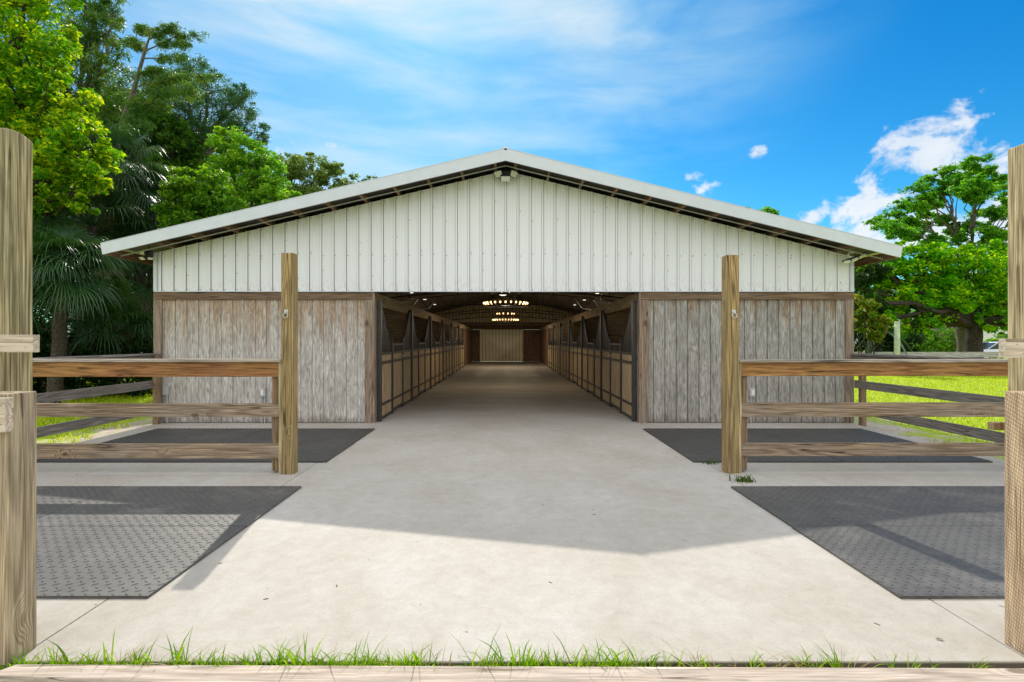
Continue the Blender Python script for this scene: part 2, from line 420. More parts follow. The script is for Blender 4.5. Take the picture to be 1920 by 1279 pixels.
M_grass_edge = leafmat('edge_grass', (.09, .21, .01), (.24, .40, .012), trans=.5, rough=.5)

L = {}
L['bright'] = leafmat('bright_oak_leaves', (.06, .20, .012), (.15, .37, .014), (.46, .54, .015), trans=.5)
L['mid'] = leafmat('mid_green_leaves', (.045, .15, .016), (.095, .25, .022), (.20, .36, .02), trans=.45)
L['light'] = leafmat('light_green_leaves', (.075, .23, .03), (.14, .34, .035), (.24, .42, .03), trans=.5)
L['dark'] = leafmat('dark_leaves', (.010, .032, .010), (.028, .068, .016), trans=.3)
L['forest'] = leafmat('forest_leaves', (.022, .075, .014), (.055, .15, .022), (.10, .22, .02), trans=.38)
L['olive'] = leafmat('olive_leaves', (.10, .17, .06), (.17, .25, .085), trans=.45)
L['cypress'] = leafmat('cypress_sprays', (.035, .11, .035), (.075, .18, .04), (.15, .22, .03), trans=.42)
L['pine'] = leafmat('pine_needles', (.028, .09, .034), (.06, .15, .045), trans=.35)
L['palm'] = leafmat('palm_blades', (.020, .062, .020), (.050, .125, .032), trans=.28, rough=.36, spec=.5)
L['palm_dry'] = leafmat('dry_palm_blades', (.22, .16, .075), (.34, .26, .13), trans=.25, transc=(1.2, 1.1, .8))
L['shade'] = leafmat('shade_tree_leaves', (.045, .24, .010), (.11, .40, .012), (.42, .60, .010), trans=.52)
L['poinciana'] = leafmat('open_tree_leaves', (.035, .17, .024), (.085, .28, .03), (.19, .42, .03), trans=.45)
L['grey'] = leafmat('grey_green_leaves', (.17, .21, .13), (.25, .28, .18), trans=.25)

# ================================================================== ground and concrete
def grid_sheet(name, xs, ys, z, mat):
    V = [(x, y, z) for y in ys for x in xs]; n = len(xs)
    F = [(j * n + i, j * n + i + 1, (j + 1) * n + i + 1, (j + 1) * n + i) for j in range(len(ys) - 1) for i in range(n - 1)]
    return quads_mesh(name, V, F, mat)
g = grid_sheet('ground', [-600, -60, -20, 0, 20, 60, 600], [-300, -20, 0, 20, 60, 200, 900], -.05, M_ground)
tag(g, kind='structure')
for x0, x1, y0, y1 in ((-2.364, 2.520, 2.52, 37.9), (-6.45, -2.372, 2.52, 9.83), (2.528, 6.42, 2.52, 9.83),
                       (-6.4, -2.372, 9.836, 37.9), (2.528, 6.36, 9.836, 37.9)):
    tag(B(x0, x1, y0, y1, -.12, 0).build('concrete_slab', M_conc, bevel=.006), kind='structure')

# ================================================================== barn
Y0 = 9.79                       # front wall plane
YR0 = 9.18                      # roof front edge
YB = 37.9                       # back wall plane
XL, XR = -6.51, 6.44
RIDGE = 4.877
def roof_z(x):                  # top of roof
    return RIDGE + (x * (RIDGE - 3.22) / 7.06 if x < 0 else -x * (RIDGE - 3.165) / 6.92)
barn = thing('barn', (0, Y0, 0), 'long horse barn with white ribbed metal gable over weathered wood walls', 'barn')

def ribbed(xa, xb, y, zlow, ztop, sgn=-1, pitch=.2286, rib=.021):
    """profile sheet in plane y, ribs pushed along sgn*y"""
    prof = []
    k = math.floor(xa / pitch) - 1
    while k * pitch < xb + pitch:
        c = k * pitch
        for dx, h in ((-.021, 0), (-.014, 1), (.014, 1), (.0185, .3), (.019, -.35), (.022, -.35), (.0225, 0), (.076, 0), (.083, .2), (.094, .2), (.101, 0), (.128, 0), (.135, .2), (.146, .2), (.153, 0)):
            prof.append((c + dx, h * rib))
        k += 1
    prof = [p for p in prof if xa < p[0] < xb]
    prof = [(xa, 0)] + prof + [(xb, 0)]
    xs = []
    for a, b_ in zip(prof, prof[1:]):
        xs.append(a)
        if a[0] < 0 < b_[0] and callable(ztop): xs.append((0.0, a[1] + (b_[1] - a[1]) * (-a[0]) / (b_[0] - a[0])))
    xs.append(prof[-1])
    mb = MB()
    n = len(xs)
    vs = [(x, y + sgn * h, zlow) for x, h in xs] + [(x, y + sgn * h, ztop(x) if callable(ztop) else ztop) for x, h in xs]
    mb.add(vs, [(i, i + 1, n + i + 1, n + i) for i in range(n - 1)])
    return mb
ztop = lambda x: roof_z(x) - .19
# backing board behind the cladding
pb = [(XL, 2.44), (XR, 2.44), (XR, ztop(XR)), (0, ztop(0)), (XL, ztop(XL))]
MB().prism(pb, 'Y', Y0 - .028, Y0 + .06).build('gable_backing', W['purlin'], barn)
B(XL - .01, XR + .01, Y0 - .066, Y0 - .029, 2.436, 2.452).build('drip_trim', M_trimw, barn, bevel=.002)
for x0, x1 in ((XL - .012, XL + .05), (XR - .05, XR + .012)):
    MB().prism([(x0, 2.4525), (x1, 2.4525), (x1, ztop(x1)), (x0, ztop(x0))], 'Y', Y0 - .066, Y0 - .0575).build('corner_trim', M_trimw, barn)
sc = MB()
k = math.floor(XL / .2286)
while k * .2286 < XR:
    x = k * .2286 + .045
    k += 1
    if not XL + .05 < x < XR - .05: continue
    for zz in [2.475, ztop(x) - .04] + [3.1 + .05 * rnd.random() for _ in range(1) if ztop(x) > 3.3] + [2.6 + 2 * rnd.random() for _ in range(1)]:
        if zz < ztop(x) - .03:
            sc.box(x - .006, x + .006, Y0 - .045, Y0 - .034, zz - .006, zz + .006)
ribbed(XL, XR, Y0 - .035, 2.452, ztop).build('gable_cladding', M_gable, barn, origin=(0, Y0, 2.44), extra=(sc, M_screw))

# weathered plank walls left and right of the opening
def groove_panel(xa, xb, ya, yb, za, zb, pitch=.212, gw=.010, gd=.022):
    mb = MB()
    x = math.floor(xa / pitch) * pitch
    xs = [(xa, 0)]
    while x < xb:
        for q, d in ((x - gw, 0), (x - gw * .6, 1), (x + gw * .6, 1), (x + gw, 0)):
            if xa < q < xb: xs.append((q, d * gd))
        x += pitch
    xs.append((xb, 0))
    n = len(xs)
    mb.add([(x_, ya + d, za) for x_, d in xs] + [(x_, ya + d, zb) for x_, d in xs], [(i, i + 1, n + i + 1, n + i) for i in range(n - 1)])
    mb.box(xa, xb, ya + gd + .004, yb + .01, za, zb)
    return mb
groove_panel(-6.40, -2.60, Y0, Y0 + .06, .012, 2.31, gw=.0065, gd=.012).build('plank_wall', W['siding'], barn, origin=(0, Y0, 0))
groove_panel(2.64, 6.34, Y0, Y0 + .06, .012, 2.31).build('plank_wall', W['siding_grey'], barn, origin=(0, Y0, 0))
B(-6.54, -2.475, Y0 - .038, Y0 - .001, 2.296, 2.434).build('header_trim', W['trim'], barn, bevel=.004)
B(2.52, 6.47, Y0 - .038, Y0 - .001, 2.296, 2.434).build('header_trim', W['trim'], barn, bevel=.004)
for x0, x1 in ((-6.54, -6.385), (6.32, 6.47)):
    B(x0, x1, Y0 - .038, Y0 + .1, 0.0, 2.293).build('corner_board', W['trim_z'], barn, bevel=.004)
for x0, x1 in ((-2.615, -2.475), (2.52, 2.66)):
    B(x0, x1, Y0 - .03, Y0 - .002, 0.0, 2.293).build('jamb_board', W['trim_z'], barn, bevel=.004)
for x0, x1 in ((-2.473, -2.435), (2.480, 2.518)):
    B(x0, x1, Y0 - .034, Y0 + .13, 0.0, 2.434).build('jamb_board', W['trim_z'], barn, bevel=.003)

# roof: two sheets with standing edge, fascia, purlins
def slope_pt(x, dz): return (x, roof_z(x) + dz)
for xe in (-7.06, 6.92):
    poly = [(0, RIDGE), (xe, roof_z(xe)), (xe, roof_z(xe) - .025), (0, RIDGE - .025)]
    MB().prism(poly, 'Y', YR0, YB + .5).build('roof_sheet', M_roof, barn)
    poly = [(0, RIDGE - .028), (xe * .985, roof_z(xe * .985) - .028), (xe * .985, roof_z(xe * .985) - .036), (0, RIDGE - .036)]
    MB().prism(poly, 'Y', YR0 + .035, YB + .4).build('roof_lining', M_lining, barn)
    xl = -6.4 if xe < 0 else 6.33
    poly = [(0, RIDGE - .18), (xl, roof_z(xl) - .18), (xl, roof_z(xl) - .188), (0, RIDGE - .188)]
    MB().prism(poly, 'Y', Y0 + .07, YB - .03).build('ceiling_lining', M_lining, barn)
    # gable fascia (metal rake trim)
    e = -1 if xe < 0 else 1
    poly = [(0, RIDGE + .004), (xe, roof_z(xe) + .004), (xe - e * .035, roof_z(xe) - .185), (0, RIDGE - .205)]
    MB().prism(poly, 'Y', YR0 - .03, YR0 - .003).build('fascia', M_trimw, barn)
    poly = [(0, RIDGE + .014), (xe, roof_z(xe) + .014), (xe, roof_z(xe) + .005), (0, RIDGE + .005)]
    MB().prism(poly, 'Y', YR0 - .034, YR0 + .12).build('rake_cap', M_trimw, barn)
    # wood sub fascia behind it and eave board
    poly = [(0, RIDGE - .04), (xe * .99, roof_z(xe * .99) - .04), (xe * .99, roof_z(xe * .99) - .165), (0, RIDGE - .165)]
    MB().prism(poly, 'Y', YR0, YR0 + .034).build('sub_fascia', W['trim'], barn)
    poly = [(-.0, RIDGE - .178), (xe * .985, roof_z(xe * .985) - .178), (xe * .985, roof_z(xe * .985) - .192), (0, RIDGE - .192)]
    MB().prism(poly, 'Y', YR0 + .30, YR0 + .325).build('soffit_batten', M_grey, barn)
    xo = xe - e * .04
    B(min(xo, xo - e * .036), max(xo, xo - e * .036), YR0 + .036, YB + .4, roof_z(xe) - .19, roof_z(xe) - .045).build('eave_board', W['purlin'], barn)
    # purlins run the length of the barn and carry the overhang
    n = 11
    for i in range(n):
        x = e * (.22 + i * .598)
        sl = math.atan((RIDGE - roof_z(xe)) / abs(xe))
        mtx = Matrix.Translation((x, 0, roof_z(x))) @ Matrix.Rotation(e * sl, 4, 'Y')
        MB().box(-.02, .02, YR0 + .036, YB + .4, -.178, -.038, mtx).build('purlin', W['purlin'], barn)
    B(min(xe * .995, e * 6.42), max(xe * .995, e * 6.42), 0, 0, 0, 0)
MB().tube([(0, YR0 - .03, RIDGE + .006), (0, YB + .4, RIDGE + .006)], .035, 8).build('ridge_cap', M_roof, barn)

# side walls, back wall, interior
for x0, x1, xi0, xi1 in ((XL + .01, XL + .05, XL + .052, XL + .09), (XR - .05, XR - .01, XR - .09, XR - .052)):
    B(x0, x1, Y0 + .101, YB, 0, 2.99).build('side_wall', W['siding_grey'], barn)
    B(xi0, xi1, Y0 + .101, YB - .05, 0.002, 2.985).build('plank_lining', W['plank_wall'], barn)
for e, xa in ((-1, -2.44), (1, 2.485)):
    x0, x1 = sorted((xa, xa + e * .045))
    B(x0, x1, Y0 + .14, YB - .05, 2.20, 2.432).build('aisle_header', W['header'], barn)
    for i in range(1, 7):
        y = 9.93 + i * 3.35
        xw = XL + .091 if e < 0 else XR - .091
        xa_, xb_ = sorted((xa + e * .075, xw))
        B(xa_, xb_, y - .02, y + .02, .002, 2.42).build('stall_partition', W['plank_wall_x'], barn)
    xa_, xb_ = sorted((xa, xa + e * .06))
    B(xa_, xb_, 30.09, YB - .05, .002, 2.19).build('tack_room_wall', W['tack'], barn)
# back gable
ribbed(XL + .1, XR - .1, YB - .002, 2.82, lambda x: roof_z(x) - .19, pitch=.24).build('back_cladding', M_tanmetal, barn, origin=(0, YB, 2.44))
MB().prism([(XL, 2.75), (XR, 2.75), (XR, roof_z(XR) - .04), (0, RIDGE - .04), (XL, roof_z(XL) - .04)], 'Y', YB + .004, YB + .06).build('back_backing', W['purlin'], barn)
B(XL + .1, XR - .1, YB - .06, YB + .05, 2.31, 2.749).build('back_header', W['tack'], barn)
B(-3.6, 3.6, YB - .085, YB - .061, 2.655, 2.70).build('light_line_strip', W['raw'], barn)  # added pale board imitating a line of light under the far gable
B(XL + .1, -1.80, YB - .02, YB + .05, 0.002, 2.305).build('back_wall', W['tack'], barn)
B(1.22, XR - .1, YB - .02, YB + .05, 0.002, 2.305).build('back_wall', W['tack'], barn)
dr = ribbed(-1.85, 1.27, YB - .05, .014, 2.30, pitch=.24, rib=.03).build('sliding_door', M_tanmetal, barn, origin=(0, YB, 0))
B(-1.85, 1.27, YB - .045, YB - .03, .012, 2.308).build('door_backing', M_tanmetal, dr, origin=(0, YB, 0)).location = (0, 0, 0)
# open web trusses
for y in (16.6, 23.0, 29.4, 35.2):
    t = MB()
    zb = lambda x: 2.52 + .62 * (1 - min(1, (abs(x) / 6.3)) ** 1.6)
    zt = lambda x: roof_z(x) - .215
    n = 30
    xs = [-6.3 + 12.6 * i / n for i in range(n + 1)]
    # lower arch, upper arch and web
    up = lambda x: min(zt(x) - .03, zb(x) + .50)
    t.tube([(x, y, zb(x)) for x in xs], .024, 6)
    t.tube([(x, y, up(x)) for x in xs], .024, 6)
    for i in range(n):
        a, b_ = xs[i], xs[i + 1]
        if i % 2: t.tube([(a, y, zb(a)), (b_, y, up(b_))], .012, 5)
        else: t.tube([(a, y, up(a)), (b_, y, zb(b_))], .012, 5)
    for x in (-4.2, -2.1, 0, 2.1, 4.2):
        t.tube([(x, y, up(x)), (x, y, zt(x))], .02, 5)
    t.build('truss', M_truss, barn)

# ================================================================== stall fronts
def swoop(t):                    # top of the grille, t metres from the stall post
    u = max(0.0, min(1.0, (t - .10) / .98))
    s = u * u * (3 - 2 * u)
    return 2.24 - .74 * (s ** .8)
def make_stall(e):
    """local frame at the floor, e=-1 left row (aisle at +x), e=+1 right row; runs along +y"""
    S = lambda a, b_: tuple(sorted((a * -e, b_ * -e)))
    r = thing('horse_stall', (0, 0, 0), 'x', 'horse stall')
    pe = MB(); pe.box(*S(-.05, .05), 0, .09, 0, 2.30); pe.build('stall_post', M_steel, r, bevel=.005)
    for y in (1.10, 2.23):
        q = MB(); q.box(*S(-.03, .035), y, y + .06, 0, 1.53); q.ball((0, y + .03, 1.55), .036)
        q.build('door_post', M_steel, r)
    for a, b_, cl in ((.09, 1.10, 0), (2.29, 3.35, 1)):
        p = MB()
        for z0, z1 in ((.02, .065), (.275, .32), (1.075, 1.13), (1.255, 1.305)): p.box(*S(-.022, .026), a, b_, z0, z1)
        p.box(*S(-.021, .025), a, a + .03, .03, 1.29); p.box(*S(-.021, .025), b_ - .03, b_, .03, 1.29)
        fr = p.build('panel_frame', M_steel, r)
        w = MB()
        for z0, z1 in ((.066, .274), (.321, 1.074), (1.131, 1.254)): w.box(*S(-.015, .012), a + .031, b_ - .031, z0, z1)
        w.build('panel_boards', W['stallwood'], r)
        gm = MB()
        n = int((b_ - a) / .058)
        tt = lambda y: (y - a) if not cl else (b_ - y)
        for i in range(1, n):
            y = a + (b_ - a) * i / n
            gm.box(*S(-.009, .009), y - .009, y + .009, 1.306, swoop(tt(y)) - .004)
        m_ = 16
        ps = [(0, a + (b_ - a) * i / m_, swoop(tt(a + (b_ - a) * i / m_))) for i in range(m_ + 1)]
        gm.tube(ps, .02, 6)
        gm.build('grille', M_steel, r)
    d = MB()
    for z0, z1 in ((.05, .10), (.275, .32), (1.075, 1.13), (1.255, 1.305), (1.43, 1.47)): d.box(*S(-.02, .03), 1.205, 2.185, z0, z1)
    for y in (1.165, 2.186): d.box(*S(-.02, .03), y, y + .039, .05, 1.47)
    for i in range(1, 17):
        y = 1.205 + .98 * i / 17
        d.box(*S(-.008, .008), y - .008, y + .008, 1.306, 1.429)
    door = d.build('stall_door', M_steel, r)
    w = MB()
    for z0, z1 in ((.101, .274), (.321, 1.074), (1.131, 1.254)): w.box(*S(-.012, .016), 1.206, 2.184, z0, z1)
    w.build('door_boards', W['stallwood'], door, origin=(0, 0, 0))
    lt = MB(); lt.box(*S(.031, .05), 2.15, 2.25, 1.17, 1.20); lt.ball((-e * .055, 2.20, 1.185), .02)
    lt.build('latch', M_galv, door, origin=(0, 0, 0))
    return r
ordw = ['first', 'second', 'third', 'fourth', 'fifth', 'sixth']
for e, xa, side in ((-1, -2.405, 'left'), (1, 2.45, 'right')):
    proto = make_stall(e)
    for i in range(6):
        o = proto if i == 0 else copy_tree(proto)
        o.location = (xa, 9.93 + i * 3.35, 0)
        extra = ''
        tag(o, f'black steel and wood stall front, {ordw[i]} from entrance in the {side} row', 'horse stall', 'stall fronts along the barn aisle')

# ================================================================== chandeliers and lamps
def chandelier(y, z, label, up=0.0, pw=1.0):
    r = thing('chandelier', (0, y, z), label, 'chandelier', 'wagon wheel chandeliers over the aisle')
    f = MB(); f.ring((0, y, z - .07), .72, .025, 40, 8); f.ring((0, y, z + .28 + up), .50, .022, 36, 8)
    for a in range(6):
        c, s_ = math.cos(a * PI / 3), math.sin(a * PI / 3)
        f.tube([(.72 * c, y + .72 * s_, z - .07), (-.0, y, z - .07)], .012, 5)
        f.tube([(.72 * c, y + .72 * s_, z - .07), (.5 * c, y + .5 * s_, z + .28 + up), (0, y, z + .95)], .008, 5)
    f.tube([(0, y, z + .95), (0, y, 4.68)], .012, 6)
    for N, rr, dz in ((26, .72, -.045), (12, .5, .30 + up)):
        for i in range(N):
            a = 2 * PI * (i + .5) / N
            f.tube([(rr * math.cos(a), y + rr * math.sin(a), z + dz), (rr * math.cos(a), y + rr * math.sin(a), z + dz + .035)], .016, 6)
    f.build('iron_frame', M_steel, r)
    for N, rr, dz in ((26, .72, .02), (12, .5, .365 + up)):
        for i in range(N):
            a = 2 * PI * (i + .5) / N
            MB().ball((rr * math.cos(a), y + rr * math.sin(a), z + dz), .027, 8, 6, (1, 1, 1.2)).build('bulb', M_bulb, r, smooth=True)
    l = bpy.data.lights.new('chandelier_light', 'SPOT'); l.energy = CH_POWER * pw; l.color = (1, .84, .62); l.shadow_soft_size = .5; l.spot_size = R(178); l.spot_blend = .08
    lo = bpy.data.objects.new('chandelier_light', l); COL.objects.link(lo); lo.parent = r; lo.location = (0, 0, -.12)
CH_POWER = 70
chandelier(17.4, 2.74, 'round two-tier chandelier with lit bulbs hanging nearest the barn entrance', .09)
chandelier(29.9, 2.68, 'two-tier chandelier with lit bulbs hanging in front of the far tan door', 0.0, 2.0)

lamp0 = None
for side, x in (('left', -4.15), ('right', 4.05)):
    for y, wn in ((23.2, 'nearest the entrance'), (27.0, 'second from the entrance'), (30.8, 'farthest from the entrance')):
        z = roof_z(x) - .26
        if lamp0 is None:
            r = thing('ceiling_light', (x, y, z), 'x', 'ceiling light')
            B(x - .09, x + .09, y - .05, y + .05, z + .0, z + .05).build('housing', M_grey, r, bevel=.01)
            B(x - .07, x + .07, y - .03, y + .03, z - .02, z - .001).build('diffuser', M_led, r)
            MB().tube([(x, y, z + .05), (x, y, z + .12)], .02, 6).build('stem', M_grey, r)
            lamp0 = r
        else:
            r = copy_tree(lamp0); r.location = (x, y, z)
        tag(r, f'small lit ceiling lamp under the {side} roof slope, {wn}', 'ceiling light', 'lamps under the barn roof')
        l = bpy.data.lights.new('lamp_glow', 'AREA'); l.energy = 26 if y < 30 else 6; l.color = (1, .88, .68); l.size = .25
        lo = bpy.data.objects.new('lamp_glow', l); COL.objects.link(lo); lo.parent = r; lo.location = (0, 0, -.08)
r = thing('pendant_lamp', (-.1, 20.0, 3.24), 'white round pendant lamp hanging above the aisle before the chandelier', 'pendant lamp')
MB().tube([(-.1, 20, 3.28), (-.1, 20, 3.33), (-.1, 20, 3.36)], [.15, .13, .03], 16).build('shade', M_steel, r, smooth=True)
MB().ball((-.1, 20, 3.275), .14, 14, 6, (1, 1, .3)).build('globe', M_led, r, smooth=True)
MB().tube([(-.1, 20, 3.36), (-.1, 20, 4.68)], .01, 6).build('cord', M_steel, r)
for side, x, y in (('left', -6.15, 13.0), ('right', 6.1, 12.9)):
    z = 2.28
    r = thing('stall_light', (x, y, z), f'small lit strip lamp inside the first stall on the {side}', 'strip lamp', 'strip lamps inside the stalls')
    B(x - .05, x + .05, y - .2, y + .2, z, z + .05).build('housing', M_grey, r, bevel=.008)
    B(x - .04, x + .04, y - .18, y + .18, z - .02, z - .001).build('diffuser', M_led, r)
    l = bpy.data.lights.new('lamp_glow', 'POINT'); l.energy = 26; l.color = (1, .86, .65); l.shadow_soft_size = .15
    lo = bpy.data.objects.new('lamp_glow', l); COL.objects.link(lo); lo.parent = r; lo.location = (0, 0, -.1)

# ================================================================== outside lights
def head(mb_body, mb_lens, M_):
    mb_body.box(-.085, .085, .0, .035, -.06, .06, M_)
    mb_lens.box(-.076, .076, -.012, -.001, -.052, .052, M_)
def flood(loc, heads, label):
    r = thing('flood_light', loc, label, 'flood light', 'flood lights under the gable eave')
    x, y, z = loc
    bs = MB(); bs.box(x - .06, x + .06, y - .0, y + .06, z - .02, z + .10); bs.tube([(x, y + .03, z + .08), (x, y + .03, z + .19)], .012, 6)
    bs.build('base', M_black, r, bevel=.006)
    for dx, dy, dz, yaw, pit, scl in heads:
        M_ = Matrix.Translation((x + dx, y + dy, z + dz)) @ Matrix.Rotation(yaw, 4, 'Z') @ Matrix.Rotation(pit, 4, 'X') @ Matrix.Diagonal((scl, 1, scl, 1))
        a, b_ = MB(), MB(); head(a, b_, M_)
        hd = a.build('lamp_head', M_black, r, bevel=.004)
        b_.build('lens', M_lens, hd, origin=tuple(Vector(loc))).location = (0, 0, 0)
flood((0.0, Y0 - .16, RIDGE - .33), [(-.13, -.06, .02, R(-38), R(28), 1), (.0, -.10, -.075, 0, R(62), 1.1), (.145, -.06, .02, R(48), R(24), 1)],
      'three-headed flood light hung under the gable peak')
flood((XL - .02, Y0 - .20, roof_z(XL) - .27), [(-.06, -.06, .05, R(-25), R(18), .62), (-.05, -.08, -.055, R(-20), R(55), .62), (.07, -.04, -.05, R(40), R(60), .5)],
      'small flood light with two square heads at the left eave corner')
r = thing('flood_light', (6.33, Y0 - .22, roof_z(6.3) - .28), 'curved white bar flood light on bracket at the right eave corner', 'flood light', 'flood lights under the gable eave')
bx, by, bz = r.location
pts = [(bx - .19 + .42 * t, by, bz - .06 + .04 * t + .12 * t * t) for t in (0, .2, .4, .6, .8, 1)]
MB().tube(pts, [.018, .03, .03, .03, .03, .018], 8).build('housing', M_black, r)
for a in range(3):
    q = [Vector(pts[0]).lerp(Vector(pts[-1]), 0) for _ in range(1)]
    seg = [(bx - .19 + .42 * t, by - .014, bz - .06 + .04 * t + .12 * t * t - .022) for t in (.03 + a * .33, .15 + a * .33, .28 + a * .33)]
    MB().tube(seg, .03, 8).build('lens', M_lens, r)
MB().tube([(bx + .0, by + .02, bz - .02), (bx - .06, by + .05, bz + .06), (bx - .02, by + .07, bz + .12), (bx + .05, by + .06, bz + .11)], .02, 8).build('bracket_arm', M_white, r, smooth=True)

# ================================================================== outlet boxes on the wall
def outlet(x, z, label, lens, pipes, mat=M_grey):
    r = thing('outlet_box', (x, Y0 - .012, z), label, 'outlet box', 'outlet boxes on the barn wall')
    B(x - .05, x + .05, Y0 - .06, Y0 - .002, z - .08, z + .08).build('cover', mat, r, bevel=.008)
    if lens: B(x - .028, x + .028, Y0 - .07, Y0 - .061, z - .052, z + .052).build('faceplate', M_white, r, bevel=.004)
    for dx in pipes:
        MB().tube([(x + dx, Y0 - .025, .01), (x + dx, Y0 - .025, z - .079)], .013, 8).build('conduit', M_grey, r)
outlet(-6.31, .60, 'grey closed outlet box with conduit by the left wall corner', False, (.02,))
outlet(-4.51, .57, 'grey outlet box with white face and two conduits on the left wall', True, (-.02, .03))
outlet(4.58, .57, 'outlet box with white face on the right wall', True, (-.02,))

# ================================================================== tie posts and fences in front
def ring_hook(loc, label, mat, R_=.028):
    r = thing('tie_ring', loc, label, 'tie ring', 'tie rings for horses')
    x, y, z = loc
    MB().box(x - .022, x + .022, y - .006, y, z - .005, z + .045).build('plate', mat, r, bevel=.002)
    MB().ring((x, y - .012, z + .012), .012, .006, 14, 6, 'X').build('eye', mat, r, smooth=True)
    MB().ring((x, y - .022, z - .022), R_, .0055, 24, 6, 'Y').build('ring', mat, r, smooth=True)
def top_cut(x0, x1, y0, y1, z1):
    return B(x0, x1, y0, y1, 0, z1)
tp = thing('tie_post', (-2.507, 6.10, 0), 'tall square timber post at the end of the left rail fence', 'post', 'tall tie posts before the barn')
top_cut(-2.577, -2.436, 6.03, 6.165, 2.544).build('post', W['post'], tp, bevel=.006)
B(-2.616, -2.579, 6.05, 6.14, 0, 1.285).build('side_strip', W['post_pale'], tp, bevel=.003)
tp = thing('tie_post', (2.626, 6.14, 0), 'tall square timber post at the end of the right rail fence', 'post', 'tall tie posts before the barn')
top_cut(2.551, 2.70, 6.07, 6.21, 2.526).build('post', W['post'], tp, bevel=.006)
B(2.702, 2.738, 6.09, 6.18, 0, 1.285).build('side_strip', W['post_pale'], tp, bevel=.003)
ring_hook((-2.518, 6.03, 1.845), 'silver tie ring on the left tall post', M_galv)
ring_hook((2.635, 6.07, 1.845), 'silver tie ring on the right tall post', M_galv)
ring_hook((-2.575, Y0 - .031, 1.86), 'rusty tie ring on the trim left of the barn opening', M_rust, .024)
ring_hook((2.60, Y0 - .031, 1.86), 'rusty tie ring on the trim right of the barn opening', M_rust, .024)

def board(mb, mat, parent, name='rail', bevel=.004): return mb.build(name, mat, parent, bevel=bevel)
# front rail fences
fl = thing('rail_fence', (-4.5, 6.08, 0), 'three-rail timber fence with rusty brown top board, left of the aisle', 'fence', 'rail fences round the wash bays')
B(-6.44, -2.58, 6.02, 6.165, 1.288, 1.322).build('cap_board', W['cap'], fl, bevel=.004)
B(-6.44, -2.618, 6.055, 6.095, 1.118, 1.286).build('rail', W['rail_brown'], fl, bevel=.004)
B(-6.44, -2.618, 6.055, 6.095, .655, .81).build('rail', W['rail'], fl, bevel=.004)
B(-6.44, -2.618, 6.055, 6.095, .175, .345).build('rail', W['rail'], fl, bevel=.004)
for x0, x1 in ((-2.715, -2.642), (-4.62, -4.55)):
    if x0 < -4: continue
    B(x0, x1, 6.097, 6.19, 0.02, 1.286).build('fence_post', W['small_post'], fl, bevel=.004)
B(-6.53, -6.45, 6.05, 6.15, -.05, 1.286).build('fence_post', W['small_post'], fl, bevel=.004)
fr = thing('rail_fence', (4.6, 6.12, 0), 'three-rail timber fence with reddish brown top board, right of the aisle', 'fence', 'rail fences round the wash bays')
B(2.702, 6.46, 6.06, 6.205, 1.283, 1.315).build('cap_board', W['cap'], fr, bevel=.004)
B(2.74, 6.46, 6.095, 6.135, 1.125, 1.281).build('rail', W['rail_brown'], fr, bevel=.004)
B(2.74, 6.46, 6.095, 6.135, .65, .815).build('rail', W['rail'], fr, bevel=.004)
B(2.74, 6.46, 6.095, 6.135, .195, .345).build('rail', W['rail'], fr, bevel=.004)
B(2.752, 2.825, 6.137, 6.23, 0.02, 1.281).build('fence_post', W['small_post'], fr, bevel=.004)
B(6.47, 6.56, 6.10, 6.20, -.05, 1.281).build('fence_post', W['small_post'], fr, bevel=.004)
# side fences
for e, xo, lab in ((-1, -6.455, 'grey weathered side fence running back to the left barn corner'), (1, 6.465, 'dark weathered side fence running back to the right barn corner')):
    s_ = thing('side_fence', (xo, 6.2, 0), lab, 'fence', 'side fences of the wash bays')
    x0, x1 = sorted((xo, xo + e * .04))
    c0, c1 = sorted((xo - e * .05, xo + e * .10))
    for ya, yb_ in ((2.86, 6.0), (6.21, Y0 - .045)):
        B(c0, c1, ya, yb_, 1.262, 1.296).build('cap_board', W['cap_y'], s_, bevel=.004)
        B(x0, x1, ya, yb_, 1.11, 1.26).build('rail', W['rail_y'], s_, bevel=.004)
        B(x0, x1, ya, yb_, .655, .80).build('rail', W['rail_y'], s_, bevel=.004)
        B(x0, x1, ya, yb_, .19, .335).build('rail', W['rail_y'], s_, bevel=.004)
    for y in (9.60, 2.80):
        p0, p1 = sorted((xo - e * .092, xo - e * .002))
        if y > 9: p0, p1 = sorted((xo + e * .042, xo + e * .13)) if e > 0 else sorted((xo - e * .002, xo - e * .092))
        B(p0, p1, y, y + .09, -.05, 1.26).build('fence_post', W['small_post'], s_, bevel=.004)

# near gate posts
gp = thing('gate_post', (-2.5, 2.6, 0), 'big near timber gate post with pale crosspiece, half out of frame left', 'post', 'gate posts nearest the camera')
mb = MB(); n = 10
x0, x1 = -2.74, -2.545
mb.prism([(2.64, 0), (2.83, 0)] + [(2.83 - .19 * t / 6, 2.585 + .045 * math.sin(PI * (t + 1.5) / 9)) for t in range(7)], 'X', x0, x1)
mb.build('post', W['post_near'], gp, bevel=.008)
B(-2.53, -2.353, 2.485, 2.638, 0, 1.285).build('half_post', W['post_grey'], gp, bevel=.006)
def nails(spots, y):
    mb_ = MB()
    for x_, z_ in spots: mb_.tube([(x_, y - .0015, z_), (x_, y + .004, z_)], .0045, 8)
    return (mb_, M_rust)
B(-3.4, -2.34, 2.600, 2.639, 1.48, 1.567).build('crosspiece', W['raw'], gp, bevel=.004, extra=nails(((-2.40, 1.535), (-2.375, 1.505)), 2.600))
B(-3.4, -2.325, 2.44, 2.483, 1.112, 1.27).build('rail', W['raw'], gp, bevel=.004, extra=nails(((-2.345, 1.235), (-2.345, 1.15), (-2.37, 1.19)), 2.44))
